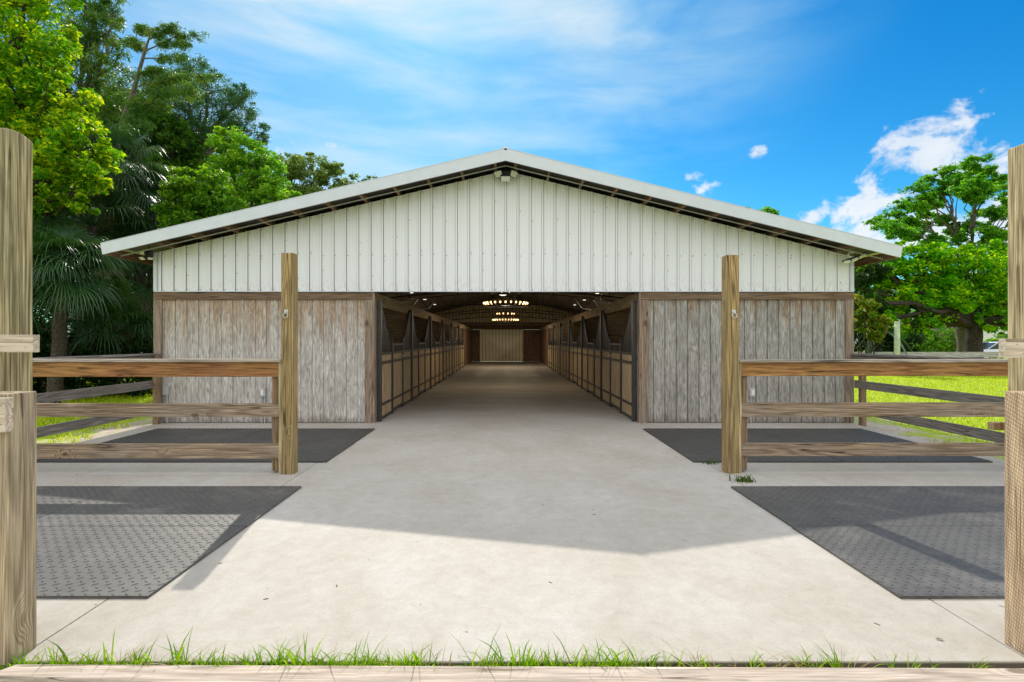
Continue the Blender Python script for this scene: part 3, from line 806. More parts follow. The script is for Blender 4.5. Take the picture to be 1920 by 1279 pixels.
gp = thing('gate_post', (2.6, 2.65, 0), 'near pale timber gate post with white crosspiece, half out of frame right', 'post', 'gate posts nearest the camera')
B(2.73, 2.92, 2.672, 2.86, 0, 2.58).build('post', W['post_pale'], gp, bevel=.010)
mrot = wood('incised_post', (.58, .43, .28), (.37, .24, .135), 'Z', lines=16, fs=5, along=.08, contrast=.5, blotch=(.66, .50, .33))
nt = mrot.node_tree; bb = nt.nodes['Principled BSDF']
vv = nd(nt, 'ShaderNodeTexCoord').outputs['Object']
sw = nd(nt, 'ShaderNodeSeparateXYZ', {0: vv})
q1 = mth(nt, 'SINE', mth(nt, 'MULTIPLY', mth(nt, 'ADD', mth(nt, 'MULTIPLY', mth(nt, 'ADD', sw.outputs[1], sw.outputs[0]), 1.0), sw.outputs[2]), 190.0))
q2 = mth(nt, 'SINE', mth(nt, 'MULTIPLY', mth(nt, 'SUBTRACT', mth(nt, 'ADD', sw.outputs[1], sw.outputs[0]), mth(nt, 'MULTIPLY', sw.outputs[2], .35)), 330.0))
bump(nt, bb, mth(nt, 'MULTIPLY', q1, q2), .7, .004)
B(2.532, 2.69, 2.50, 2.668, 0, 1.283).build('half_post', mrot, gp, bevel=.006)
B(2.505, 3.4, 2.628, 2.669, 1.452, 1.548).build('crosspiece', W['raw'], gp, bevel=.004, extra=nails(((2.56, 1.52), (2.59, 1.475)), 2.628))
B(2.585, 3.4, 2.462, 2.498, 1.12, 1.27).build('rail', W['raw'], gp, bevel=.004)
B(2.605, 2.728, 2.80, 2.84, 1.06, 1.10).build('latch_bar', W['small_post'], gp, bevel=.003)

# sill plank along the front edge
pl = MB().prism([(-2.33, 2.355), (-1.28, 2.30), (-.3, 2.25), (2.9, 2.18), (2.9, 2.405), (-2.27, 2.437)], 'Z', -.05, .038)
sill = pl.build('sill_plank', wood('bleached_plank', (.54, .45, .37), (.34, .25, .18), 'X', lines=14, fs=5, along=.06, blotch=(.47, .40, .33), blotch_amt=.6, contrast=.6), origin=(0, 2.3, 0), bevel=.006)
tag(sill, 'bleached plank lying along the front edge of the concrete', 'plank')

# ================================================================== rubber mats
MW, MD = 1.88, 1.18
def mat_mesh():
    mb = MB(); mb.box(-MW / 2 + .004, MW / 2 - .004, -MD / 2 + .004, MD / 2 - .004, .001, .018)
    nx, ny = 23, 14
    for i in range(nx):
        for j in range(ny):
            for q in (0, 1):
                x = -MW / 2 + (i + .25 + .5 * q) * MW / nx; y = -MD / 2 + (j + .25 + .5 * q) * MD / ny
                M_ = Matrix.Translation((x, y, 0)) @ Matrix.Rotation(R(45 if q else -45), 4, 'Z')
                vs = [M_ @ Vector(p) for p in ((-.018, -.006, .018), (.018, -.006, .018), (.018, .006, .018), (-.018, .006, .018),
                                              (-.015, -.003, .0225), (.015, -.003, .0225), (.015, .003, .0225), (-.015, .003, .0225))]
                mb.add(vs, [(4, 5, 6, 7), (0, 1, 5, 4), (1, 2, 6, 5), (2, 3, 7, 6), (3, 0, 4, 7)])
    return mb
m0 = None
bays = [(-1, -2.125, 3.125, 'front left bay'), (1, 2.345, 3.125, 'front right bay'), (-1, -2.25, 6.60, 'back left bay'), (1, 2.365, 6.60, 'back right bay')]
for e, xi, y0, bay in bays:
    for i in range(2):
        for j in range(2):
            x = xi + e * (i + .5) * MW; md = MD if y0 < 4 else 1.235
            y = y0 + (j + .5) * md
            if m0 is None: o = m0 = mat_mesh().build('rubber_mat', M_rubber)
            elif y0 > 4 and m0.data.materials[0] == M_rubber: o = m0 = mat_mesh().build('rubber_mat', M_rubber_shaded)
            else: o = copy_tree(m0)
            o.location = (x + rnd.uniform(-.004, .004), y, 0); o.scale = (1, md / MD, 1)
            o.rotation_euler.z = rnd.uniform(-.003, .003) + (PI if (i + j) % 2 else 0)
            tag(o, f'black diamond-tread rubber mat in the {bay}, {"near" if j == 0 else "far"} row, {"beside the aisle" if i == 0 else "by the side fence"}',
                'rubber mat', 'rubber mats on the concrete bays')

# ================================================================== grass
def blades(name, pts, h0, h1, w, mat, lean=.5, seed=1, kind='stuff'):
    g = np.random.default_rng(seed); n = len(pts)
    p = np.asarray(pts, float)
    a = g.uniform(0, 2 * PI, n); h = g.uniform(h0, h1, n); ln = g.uniform(.1, lean, n) * h
    d = np.stack([np.cos(a), np.sin(a), np.zeros(n)], 1); s = np.stack([-np.sin(a), np.cos(a), np.zeros(n)], 1)
    th = g.uniform(0, 2 * PI, n); s = np.stack([np.cos(th), np.sin(th), np.zeros(n)], 1)
    ww = (w * g.uniform(.6, 1.3, n))[:, None]
    up = np.zeros((n, 3)); up[:, 2] = 1
    V = []
    st = [(0, 0, 1), (.4, .12, .95), (.75, .5, .65), (1.0, 1.0, .08)]
    for t, b_, wd in st:
        c = p + up * (h * t * (1 - .12 * b_))[:, None] + d * (ln * b_)[:, None]
        V += [c - s * ww * wd * .5, c + s * ww * wd * .5]
    V = np.stack(V, 1)            # n,8,3
    base = (np.arange(n) * 8)[:, None]
    F = np.concatenate([base + np.array([[2 * k, 2 * k + 1, 2 * k + 3, 2 * k + 2]]) for k in range(3)], 0)
    o = quads_mesh(name, V.reshape(-1, 3), F, mat)
    return tag(o, kind=kind) if kind else o
g_ = np.random.default_rng(5)
pts = []
def edge_dens(x):
    v = .55 + .5 * math.sin(x * 3.1 + 1) * math.sin(x * 1.7)
    if x < -.35: v = max(v, .55)
    elif x < -.1: v *= .25
    if x > .4: v *= .75
    if x > 1.65: v *= .25
    return v
for _ in range(760):                                  # tufts between plank and slab
    x = g_.uniform(-2.35, 2.3)
    if g_.uniform() > edge_dens(x): continue
    y = g_.uniform(2.45, 2.515)
    for k in range(int(g_.integers(2, 4) + 9 * g_.uniform() ** 3)): pts.append((x + g_.normal(0, .016), min(2.517, y + g_.normal(0, .010)), -.05))
e1 = blades('grass', pts, .045, .13, .008, M_grass_edge, 1.0, 3)
pts = []
for _ in range(130):
    x = g_.uniform(-2.2, 1.75)
    if g_.uniform() > edge_dens(x): continue
    for k in range(int(g_.integers(1, 5))): pts.append((x + g_.normal(0, .01), g_.uniform(2.46, 2.51), -.05))
e2 = blades('grass', pts, .11, .21, .008, M_grass_edge, .9, 4)
for o in (e1, e2): tag(o, 'bright green grass tufts growing along the slab edge', 'grass')
M_straw = leafmat('dead_grass', (.30, .23, .10), (.46, .37, .18), trans=.3, transc=(1.2, 1.1, .8))
pts = [(g_.uniform(-2.3, 1.7), g_.uniform(2.45, 2.515), -.05) for _ in range(420)]
tag(blades('grass', pts, .03, .12, .007, M_straw, 2.2, 16), 'dead straw coloured blades among the slab edge grass', 'grass')
pts = []
for _ in range(350):
    x = g_.uniform(-2.6, 2.6); pts.append((x, g_.uniform(1.9, 2.24) - .02 * x, -.05))
tag(blades('grass', pts, .05, .13, .006, M_grass_edge, .9, 6), 'sparse grass in front of the plank', 'grass')
def lawn(n, x0, x1, y0, y1, keep):
    x = g_.uniform(x0, x1, n); y = y0 + (y1 - y0) * g_.uniform(0, 1, n) ** 1.4
    k = keep(x, y, g_.uniform(0, 1, n))
    return np.stack([x[k], y[k], np.full(k.sum(), -.05)], 1)
def patchy(x, y): return np.sin(x * 2.3 + np.sin(y * 1.7) * 1.3) * np.sin(y * 2.9 + np.sin(x * 1.9)) * .5 + .5
pr = lawn(90000, 6.7, 24, 7.0, 30, lambda x, y, u: (np.clip((x - 7.2) / .8, .0, 1) + (patchy(x, y) > .72) * .4) > u)
tag(blades('grass', pr, .03, .085, .012, M_grass, 1.0, 8), 'sunlit lawn to the right of the barn', 'lawn')
pl_ = lawn(42000, -16, -6.6, 6.2, 20, lambda x, y, u: (np.clip((-x - 7.2) / .9, .0, 1) + (patchy(x, y) > .7) * .5) > u)
tag(blades('grass', pl_, .04, .12, .013, M_grass, 1.0, 9), 'sunlit grass to the left of the barn', 'grass')
# small weeds in the joints
def weed(x, y, n, h, spread, label, seed):
    q = np.stack([g_.normal(x, spread, n), g_.normal(y, spread * .5, n), np.full(n, 0.0)], 1)
    o = blades('weed_tuft', q, h * .5, h, .012, leafmat('weed_leaves_%d' % seed, (.04, .085, .012), (.08, .14, .02), trans=.3), 1.8, seed, None)
    tag(o, label, 'weed', 'weeds in the concrete joints')
weed(2.60, 5.72, 60, .085, .055, 'green weed tuft in the joint beside the right tall post', 11)
weed(2.55, 6.55, 30, .06, .05, 'small weed in the joint behind the right tall post', 12)
# dry leaf on the slab
lf = MB().add([(2.21, 2.70, .003), (2.228, 2.711, .007), (2.252, 2.698, .004), (2.23, 2.692, .010)], [(0, 3, 1), (3, 2, 1)])
tag(lf.build('fallen_leaf', plain('dry_leaf', (.16, .09, .045), .7, var=.3)), 'dry brown leaf lying on the slab near the right gate post', 'leaf')

db = MB()
for _ in range(130):
    x = g_.uniform(-6.2, 6.2); y = 2.6 + 9.0 * g_.uniform() ** 1.1; s_ = g_.uniform(.003, .009)
    a = g_.uniform(0, PI); M_ = Matrix.Translation((x, y, .0)) @ Matrix.Rotation(a, 4, 'Z')
    db.add([M_ @ Vector(p) for p in ((-s_ * 1.8, -s_ * .5, .001), (s_ * 1.8, -s_ * .4, .001), (s_ * 1.5, s_ * .5, .004), (-s_ * 1.6, s_ * .5, .003))], [(0, 1, 2, 3)])
tag(db.build('debris', plain('litter_bits', (.14, .10, .06), .8, var=.5, nscale=3)), 'scattered leaf bits and straw on the concrete', 'litter', None, 'stuff')
# ================================================================== vegetation builders
def leaves(name, C, size, mat, parent, seed, aspect=.5, updir=.5, axis=None, flat=None):
    g = np.random.default_rng(seed); n = len(C)
    C = np.asarray(C, float)
    nrm = g.normal(0, 1, (n, 3)); nrm /= np.linalg.norm(nrm, axis=1)[:, None]
    nrm[:, 2] = np.abs(nrm[:, 2]) + updir; nrm /= np.linalg.norm(nrm, axis=1)[:, None]
    u = g.normal(0, 1, (n, 3))
    if axis is not None: u = u * axis[1] + np.asarray(axis[0])
    u -= nrm * (u * nrm).sum(1)[:, None]; u /= np.linalg.norm(u, axis=1)[:, None] + 1e-9
    v = np.cross(nrm, u)
    s = (size * g.uniform(.6, 1.35, n))[:, None]
    fold = nrm * s * .12
    V = np.stack([C - u * s * .5, C + v * s * aspect * .5 + fold - u * s * .06, C + u * s * .5 - nrm * s * .12, C - v * s * aspect * .5 + fold - u * s * .06], 1).reshape(-1, 3)
    F = np.arange(n * 4).reshape(-1, 4)
    return quads_mesh(name, V, F, mat, parent, origin=tuple(parent.location))
def clumps(blobs, n, seed, sub=.30, persub=70, shell=.62, hole=0.0):
    """blobs (x,y,z,rx,ry,rz): leaf positions gathered in many small clumps through each blob's outer volume"""
    g = np.random.default_rng(seed)
    bl = np.asarray(blobs, float)
    wgt = (bl[:, 3] * bl[:, 4] * bl[:, 5]) ** (2 / 3.); wgt /= wgt.sum()
    out = []
    for b_, w in zip(bl, wgt):
        m = max(3, int(n * w / persub))
        d = g.normal(0, 1, (m, 3)); d /= np.linalg.norm(d, axis=1)[:, None]
        r = g.uniform(shell, 1.0, m) ** .7
        r = np.where(g.uniform(0, 1, m) < .2, g.uniform(.15, .7, m), r)
        cc = b_[:3] + d * r[:, None] * b_[3:]
        rad = b_[3:].mean() * sub * g.uniform(.55, 1.35, m)
        k = np.maximum(8, (persub * g.uniform(.4, 1.6, m)).astype(int))
        for c, q, kk in zip(cc, rad, k):
            p = g.normal(0, 1, (kk, 3)); p /= np.linalg.norm(p, axis=1)[:, None]
            p *= (g.uniform(0, 1, kk) ** .45)[:, None]
            out.append(c + p * q * np.array([1, 1, .7]))
    return np.concatenate(out, 0)
def limb(mb, a, b_, r0, r1, wob, seed, n=6, sag=0.0):
    g = random.Random(seed); a, b_ = Vector(a), Vector(b_)
    L_ = (b_ - a).length; pts = []; rr = []
    for i in range(n + 1):
        t = i / n
        p = a.lerp(b_, t)
        k = math.sin(PI * t) * wob * L_
        p += Vector((g.uniform(-1, 1) * k, g.uniform(-1, 1) * k, g.uniform(-.6, .6) * k + sag * L_ * math.sin(PI * t)))
        pts.append(p); rr.append(r0 + (r1 - r0) * t ** .8)
    mb.tube(pts, rr, 7)
    return pts
def tree(name, label, cat, base, fork, r0, blobs, n, size, lm, bark, seed, group=None, aspect=.5, sub=.30, persub=70, updir=.5, limbs=True, twig=.05, shell=.62, extra=None):
    r = thing(name, tuple(base), label, cat, group)
    t = MB()
    tp_ = limb(t, base, fork, r0, r0 * .7, .03, seed, 8)
    if limbs:
        for i, b_ in enumerate(blobs):
            c = Vector(b_[:3])
            lp = limb(t, fork, c, r0 * .45, r0 * .10, .07, seed * 31 + i, 7, .05)
            g = random.Random(seed * 7 + i)
            for k in range(4):
                d = Vector((g.uniform(-1, 1), g.uniform(-1, 1), g.uniform(-.3, 1)))
                limb(t, lp[3 + k % 4], c + Vector((d.x * b_[3], d.y * b_[4], d.z * b_[5])) * .85, r0 * .14, r0 * .03, .08, seed * 97 + i * 9 + k, 5)
    t.build('trunk', bark, r, smooth=True)
    C = clumps(blobs, n, seed, sub, persub, shell)
    leaves('crown', C, size, lm, r, seed, aspect, updir)
    return r
def blob(px, py, Y, rx, rz, ry=None):     # centre from the photo, radii in photo pixels
    c = P(px, py, Y); k = Y / FPX
    return (c.x, c.y, c.z, rx * k, (ry if ry else rx) * k, rz * k)

GL = 'trees of the wood left of the barn'
# left: near bright leafy tree
Y = 13.0
tree('leafy_tree', 'bright yellow-green leafy tree towering behind the left gate post', 'tree', (-12.6, 13.2, -.05), (-12.4, 13.2, 4.2), .22,
     [blob(40, 60, Y, 90, 90), blob(125, 300, Y, 78, 85), blob(30, 190, Y, 85, 85), blob(40, 330, Y, 85, 80), blob(110, 205, Y, 60, 70), blob(150, 355, Y, 45, 45),
      blob(-40, 120, Y + 1, 120, 120), blob(-40, 300, Y + 1, 110, 100), blob(60, -60, Y, 90, 80), blob(165, 275, Y, 38, 40)],
     52000, .13, L['bright'], M_bark, 21, GL, .55, .24, 80)
# tall cypress at back
Y = 24.0
tree('cypress_tree', 'tall dark cypress with feathery crown behind the bright leafy tree', 'tree', P(150, 690, Y), P(160, 250, Y), .32,
     [blob(140, 40, Y, 70, 50), blob(190, 70, Y, 48, 38), blob(120, 130, Y, 70, 50), blob(190, 150, Y, 60, 45), blob(160, -50, Y, 60, 60), blob(110, 210, Y, 60, 50), blob(210, 15, Y, 30, 22), blob(205, 215, Y, 60, 45)],
     26000, .26, L['cypress'], M_bark_grey, 22, GL, .16, .34, 80, .2)
# leaning cypress
def leaner():
    Y = 22.0
    r = thing('cypress_tree', tuple(P(215, 700, Y)), 'leaning cypress with bare slanting trunk and windswept top', 'tree', GL)
    t = MB()
    tr = [P(215, 700, Y), P(205, 420, Y), P(222, 255, Y), P(252, 165, Y), P(272, 95, Y), P(285, 55, Y)]
    t.tube(tr, [.20, .17, .13, .09, .055, .02], 8)
    bl = []
    spec = [((272, 95), (368, 62), 14), ((278, 75), (330, 48), 16), ((265, 110), (345, 105), 12), ((285, 55), (262, 55), 14), ((272, 95), (240, 75), 16), ((260, 140), (300, 128), 16),
            ((252, 165), (330, 140), 20), ((252, 165), (400, 138), 16), ((245, 180), (360, 165), 22), ((240, 200), (300, 190), 24), ((235, 215), (270, 235), 20), ((240, 200), (215, 165), 18), ((300, 85), (350, 80), 12)]
    for i, (a, b_, rr) in enumerate(spec):
        A = P(a[0], a[1], Y); Bp = P(b_[0], b_[1], Y + rnd.uniform(-1.5, 1.5))
        pts = limb(t, A, Bp, .035, .01, .05, 500 + i, 6, .03)
        k = Y / FPX
        for q in (2, 3, 4, 5, 6):
            bl.append((pts[q].x, pts[q].y, pts[q].z - .3 * rr * k, rr * k * 1.15, rr * k, rr * k * .6))
    t.build('trunk', M_bark_grey, r, smooth=True)
    leaves('crown', clumps(bl, 26000, 23, .55, 26, .1), .17, L['cypress'], r, 23, .16, .1)
leaner()
# pine to the right
Y = 27.0
tree('pine_tree', 'spreading pine with rounded dark needle crown above the barn roof', 'tree', P(385, 690, Y), P(372, 290, Y), .32,
     [blob(330, 170, Y, 50, 32), blob(390, 160, Y, 50, 32), blob(440, 200, Y, 40, 28), blob(375, 215, Y, 60, 35), blob(470, 245, Y, 32, 24), blob(425, 245, Y, 48, 30), blob(310, 225, Y, 50, 38), blob(360, 262, Y, 50, 32), blob(350, 128, Y, 40, 22), blob(455, 175, Y, 24, 16), blob(488, 262, Y, 20, 14)],
     26000, .24, L['pine'], M_bark_grey, 24, GL, .12, .36, 60, .1)
# dark filler trees
Y = 30.0
tree('evergreen_tree', 'dense dark evergreen filling the wood behind the palms', 'tree', P(260, 680, Y), P(270, 380, Y), .3,
     [blob(180, 280, Y, 70, 70), blob(260, 250, Y, 70, 70), blob(330, 290, Y, 70, 70), blob(240, 380, Y, 90, 90), blob(350, 380, Y, 80, 80), blob(140, 380, Y, 80, 80), blob(420, 320, Y, 60, 60), blob(470, 350, Y, 60, 60), blob(90, 250, Y, 70, 80)],
     30000, .32, L['forest'], M_bark, 25, GL, .5, .3, 70)
Y = 25.5
tree('laurel_tree', 'mid green tree filling the gap between leaning cypress and palms', 'tree', P(255, 690, Y), P(262, 400, Y), .22,
     [blob(235, 250, Y, 42, 40), blob(290, 245, Y, 48, 42), blob(255, 300, Y, 60, 45), blob(320, 300, Y, 50, 45), blob(345, 265, Y, 36, 30), blob(200, 300, Y, 40, 50), blob(300, 350, Y, 60, 50)],
     20000, .21, L['forest'], M_bark, 31, GL, .5, .28, 70)
Y = 19.0
tree('young_tree', 'light green young tree rising just above the roof slope', 'tree', P(470, 690, Y), P(465, 430, Y), .16,
     [blob(445, 290, Y, 50, 40), blob(485, 315, Y, 45, 40), blob(440, 345, Y, 55, 45), blob(500, 365, Y, 50, 40), blob(525, 385, Y, 42, 34), blob(460, 400, Y, 60, 50), blob(415, 265, Y, 26, 22), blob(548, 372, Y, 18, 16)],
     17000, .15, L['light'], M_bark_grey, 26, GL, .5, .28, 70)
Y = 16.0
tree('broadleaf_tree', 'round mid green broadleaf tree hugging the left roof edge', 'tree', P(360, 700, Y), P(365, 480, Y), .16,
     [blob(375, 350, Y, 55, 35), blob(345, 385, Y, 45, 45), blob(400, 385, Y, 50, 40), blob(370, 430, Y, 60, 50), blob(420, 410, Y, 35, 30)],
     14000, .13, L['mid'], M_bark, 27, GL, .55, .28, 70)
Y = 38.0
tree('olive_tree', 'olive grey-green distant tree peeking over the roof', 'tree', P(580, 690, Y), P(585, 430, Y), .3,
     [blob(540, 315, Y, 40, 30), blob(590, 320, Y, 45, 30), blob(635, 335, Y, 34, 24), blob(560, 360, Y, 60, 40), blob(620, 370, Y, 50, 36), blob(510, 310, Y, 20, 18), blob(580, 296, Y, 12, 10), blob(655, 340, Y, 10, 14)],
     12000, .25, L['olive'], M_bark_grey, 28, GL, .4, .26, 50)
Y = 46.0
tree('far_tree', 'thin top of a far tree just left of the roof ridge slope', 'tree', P(692, 690, Y), P(692, 380, Y), .2,
     [blob(688, 336, Y, 9, 9), blob(703, 332, Y, 5, 8), blob(680, 342, Y, 8, 8), blob(692, 352, Y, 16, 12)], 900, .26, L['olive'], M_bark_grey, 29, GL, .4, .4, 20)
Y = 60.0
tree('far_tree', 'small tree top showing above the right roof slope', 'tree', P(1425, 690, Y), P(1425, 420, Y), .25,
     [blob(1438, 395, Y, 14, 5), blob(1400, 390, Y, 7, 4), blob(1425, 402, Y, 24, 6), blob(1450, 400, Y, 9, 6)], 1500, .32, L['poinciana'], M_bark, 30, None, .45, .4, 30)

# fan palms
def palm(label, base, C, nf, fr, seed, elev=(-55, 80), dry=6, blen=.85, group='fan palms at the left edge of the wood'):
    r = thing('fan_palm', tuple(base), label, 'palm', group)
    t = MB(); limb(t, base, C, .17, .15, .02, seed, 8); t.build('trunk', M_palmtrunk, r, smooth=True)
    g = random.Random(seed); Cv = Vector(C)
    pet = MB()
    packs = {'frond': ([], []), 'dry_frond': ([], [])}
    for i in range(nf + dry):
        isdry = i >= nf
        V, F = packs['dry_frond' if isdry else 'frond']
        az = g.uniform(0, 2 * PI)
        u = (i + .5) / nf
        el = R(elev[0] + (elev[1] - elev[0]) * (u ** .8) + g.uniform(-8, 8)) if not isdry else R(g.uniform(-85, -55))
        d = Vector((math.cos(az) * math.cos(el), math.sin(az) * math.cos(el), math.sin(el)))
        pl_ = fr * g.uniform(.8, 1.15)
        droop = .16 * pl_ * math.cos(el)
        H = Cv + d * pl_ - Vector((0, 0, droop))
        pet.tube([Cv, Cv + d * pl_ * .5 - Vector((0, 0, droop * .2)), H], [.022, .016, .011], 5)
        dd = (d - Vector((0, 0, .35))).normalized()
        side = dd.cross(Vector((0, 0, 1)))
        side = side.normalized() if side.length > .1 else Vector((1, 0, 0))
        up = side.cross(dd).normalized()
        tw = g.uniform(-.5, .5); side, up = side * math.cos(tw) + up * math.sin(tw), up * math.cos(tw) - side * math.sin(tw)
        nb = 34
        for k in range(nb):
            th = R(-125 + 250 * (k + .5) / nb)
            bd = dd * math.cos(th) + side * math.sin(th) + up * (.10 * abs(math.sin(th)))
            bl = blen * (1 - .22 * abs(th) / 2.2) * g.uniform(.9, 1.08)
            sd = bd.cross(up).normalized()
            o = len(V)
            st = [(0, .008), (.35, .015), (.62, .012), (.82, .007), (1.0, .002)]
            sag = g.uniform(.35, .75) * (1.9 if isdry else 1.0)
            for s_, w in st:
                p = H + bd * bl * s_ - Vector((0, 0, sag * bl * max(0, s_ - .3) ** 2 * 2.0))
                V += [tuple(p - sd * w), tuple(p + sd * w)]
            for q in range(len(st) - 1): F.append((o + 2 * q, o + 2 * q + 1, o + 2 * q + 3, o + 2 * q + 2))
    pet.build('leaf_stalk', L['palm'], r)
    for nm, (V, F) in packs.items():
        if V: quads_mesh(nm, V, F, L['palm'] if nm == 'frond' else L['palm_dry'], r, origin=tuple(base))
    return r
palm('large low fan palm with drooping fronds behind the left fence', (-11.2, 13.0, -.05), P(120, 515, 13), 64, .95, 41, (-25, 75), 0, .80)
palm('fan palm half hidden behind the left gate post', (-12.6, 13.2, -.05), P(30, 500, 13.2), 50, 1.1, 42, (-40, 75), 0, .9)
palm('tall fan palm with crown above the left eave corner', P(235, 690, 16.5), P(225, 330, 16.5), 56, 1.15, 43, (-45, 80), 4, .95)
palm('fan palm with dead hanging fronds beside the left eave', P(190, 690, 15.5), P(175, 425, 15.5), 54, 1.1, 44, (-40, 75), 6, .95)
palm('fan palm leaning over the left end of the roof', P(290, 690, 17.5), P(285, 395, 17.5), 50, 1.1, 45, (-45, 80), 8, .95)
palm('lower fan palm in the shade between roof corner and wood', P(265, 690, 16.5), P(262, 500, 16.5), 36, 1.0, 46, (-40, 70), 5, .9)
palm('stemless fan palm low in the shade behind the left side fence', P(215, 690, 15), P(210, 630, 15), 30, .9, 47, (5, 80), 0, .85)
# dark shrubs under the trees on the left
def shrub(label, blobs, n, size, lm, seed, group, name='shrub', aspect=.5):
    b0 = blobs[0]
    r = thing(name, (b0[0], b0[1], -.05), label, 'shrub', group)
    t = MB(); g = random.Random(seed)
    for b_ in blobs:
        for k in range(4):
            limb(t, (b_[0] + g.uniform(-.2, .2), b_[1], -.05), (b_[0] + g.uniform(-.6, .6) * b_[3], b_[1] + g.uniform(-.5, .5) * b_[4], b_[2] + g.uniform(0, .6) * b_[5]), .04, .012, .06, seed * 13 + k, 5)
    t.build('stem', M_bark, r)
    leaves('foliage', clumps(blobs, n, seed, .3, 60, .5), size, lm, r, seed, aspect, .3)
SG = 'dark shrubs under the left wood'
shrub('dark shrub at the foot of the wood behind the left gate post', [(-13.5, 16.5, 1.0, 1.6, 1.2, 1.3), (-15.5, 16.0, 1.3, 1.8, 1.2, 1.7)], 7000, .17, L['dark'], 51, SG)
shrub('dark shrub below the big low palm', [(-11.6, 17.0, .9, 1.4, 1.0, 1.2), (-12.6, 17.8, 1.8, 1.5, 1.2, 1.6)], 7000, .17, L['dark'], 52, SG)
shrub('low dark shrub in front of the low palm trunks', [(-12.4, 14.4, .7, 1.3, .8, 1.0), (-10.9, 14.8, .8, 1.2, .8, 1.1), (-13.6, 14.6, 1.0, 1.2, .8, 1.2)], 9000, .14, L['dark'], 57, SG)
shrub('dark shrub beside the left barn wall', [(-9.6, 20.0, 1.2, 1.8, 1.5, 1.7), (-10.8, 19.5, 2.4, 1.5, 1.4, 1.6), (-9.3, 20.5, 3.2, 1.2, 1.2, 1.3)], 10000, .17, L['dark'], 53, SG)
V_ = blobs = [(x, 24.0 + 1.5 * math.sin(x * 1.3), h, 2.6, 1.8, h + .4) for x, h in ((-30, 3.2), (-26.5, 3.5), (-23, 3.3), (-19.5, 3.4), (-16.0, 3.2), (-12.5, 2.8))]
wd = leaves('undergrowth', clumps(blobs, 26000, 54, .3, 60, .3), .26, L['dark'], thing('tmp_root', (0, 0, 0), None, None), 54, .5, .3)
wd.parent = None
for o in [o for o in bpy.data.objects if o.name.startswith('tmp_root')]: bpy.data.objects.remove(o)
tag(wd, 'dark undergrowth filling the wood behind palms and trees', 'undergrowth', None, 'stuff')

# right: shade tree and open-crowned tree
Y = 30.0
r = tree('shade_tree', 'broad shade tree with dense bright green crown and thick dark trunk', 'tree', P(1823, 689, Y), P(1826, 612, Y), .52,
     [blob(1660, 530, Y, 45, 45), blob(1720, 500, Y, 60, 45), blob(1790, 530, Y, 60, 55), blob(1700, 570, Y, 60, 45), blob(1760, 572, Y, 55, 36), blob(1660, 590, Y, 40, 36), blob(1850, 520, Y, 55, 50), blob(1880, 562, Y, 50, 42),
      blob(1930, 540, Y, 70, 70), blob(1830, 550, Y + 1, 60, 36), blob(1635, 560, Y, 30, 40), blob(1645, 500, Y, 38, 26), blob(1950, 580, Y, 60, 45), blob(1690, 620, Y, 30, 16), blob(1740, 480, Y, 40, 25), blob(1890, 610, Y, 26, 22), blob(1640, 600, Y - 2, 30, 30), blob(1662, 622, Y - 1, 34, 26), blob(1722, 606, Y, 40, 24), blob(1625, 570, Y - 2, 22, 34), blob(1870, 600, Y - 1, 34, 24), blob(1612, 490, Y - 1, 24, 34), blob(1618, 545, Y - 1, 24, 30), blob(1680, 475, Y, 34, 22), blob(1800, 485, Y, 45, 26), blob(1620, 520, Y, 26, 30), blob(1870, 480, Y, 40, 30)],
     74000, .20, L['shade'], M_bark, 61, 'trees right of the barn', .55, .27, 90)
def open_tree():
    Y = 33.0
    r = thing('open_crowned_tree', tuple(P(1806, 690, Y)), 'tall tree with open umbrella crown and visible grey branches', 'tree', 'trees right of the barn')
    t = MB(); k = Y / FPX; bl = []
    f0 = P(1806, 500, Y)
    limb(t, P(1806, 690, Y), f0, .34, .26, .02, 1, 8)
    mains = [((1806, 500), (1745, 430), .14), ((1806, 500), (1785, 390), .16), ((1806, 500), (1830, 400), .15), ((1806, 495), (1870, 430), .13)]
    tips = {0: [(1655, 425), (1670, 400), (1690, 380), (1720, 385), (1645, 415), (1690, 440), (1700, 415), (1730, 405), (1670, 435), (1710, 445), (1745, 455), (1765, 470)],
            1: [(1720, 355), (1745, 335), (1775, 320), (1760, 360), (1800, 335), (1735, 370), (1780, 345), (1750, 385), (1770, 410), (1725, 425), (1790, 440)],
            2: [(1815, 310), (1835, 300), (1850, 320), (1870, 335), (1830, 340), (1805, 355), (1850, 355), (1825, 375), (1815, 420), (1840, 400), (1800, 455)],
            3: [(1885, 350), (1900, 375), (1890, 400), (1920, 420), (1870, 395), (1850, 430), (1880, 440), (1845, 465), (1940, 390), (1900, 440), (1860, 450), (1930, 345), (1880, 470), (1915, 480)]}
    for i, (a, b_, rr) in enumerate(mains):
        m_ = P(b_[0], b_[1], Y + (-1, 1, -.6, .8)[i])
        pts = limb(t, P(a[0], a[1], Y), m_, rr * .8, rr * .45, .05, 700 + i, 6)
        for j, q in enumerate(tips[i]):
            e = P(q[0], q[1], Y + rnd.uniform(-2.5, 2.5))
            lp = limb(t, pts[3 + j % 4], e, rr * .34, .015, .06, 800 + i * 20 + j, 6, .04)
            bl.append((e.x, e.y, e.z, 21 * k, 21 * k, 10 * k))
            bl.append((lp[5].x, lp[5].y, lp[5].z + .1, 16 * k, 16 * k, 9 * k)); bl.append((lp[4].x, lp[4].y, lp[4].z + .15, 13 * k, 13 * k, 8 * k))
    t.build('trunk', M_bark_grey, r, smooth=True)
    leaves('crown', clumps(bl, 42000, 62, .42, 22, .1), .21, L['poinciana'], r, 62, .5, .6)
open_tree()
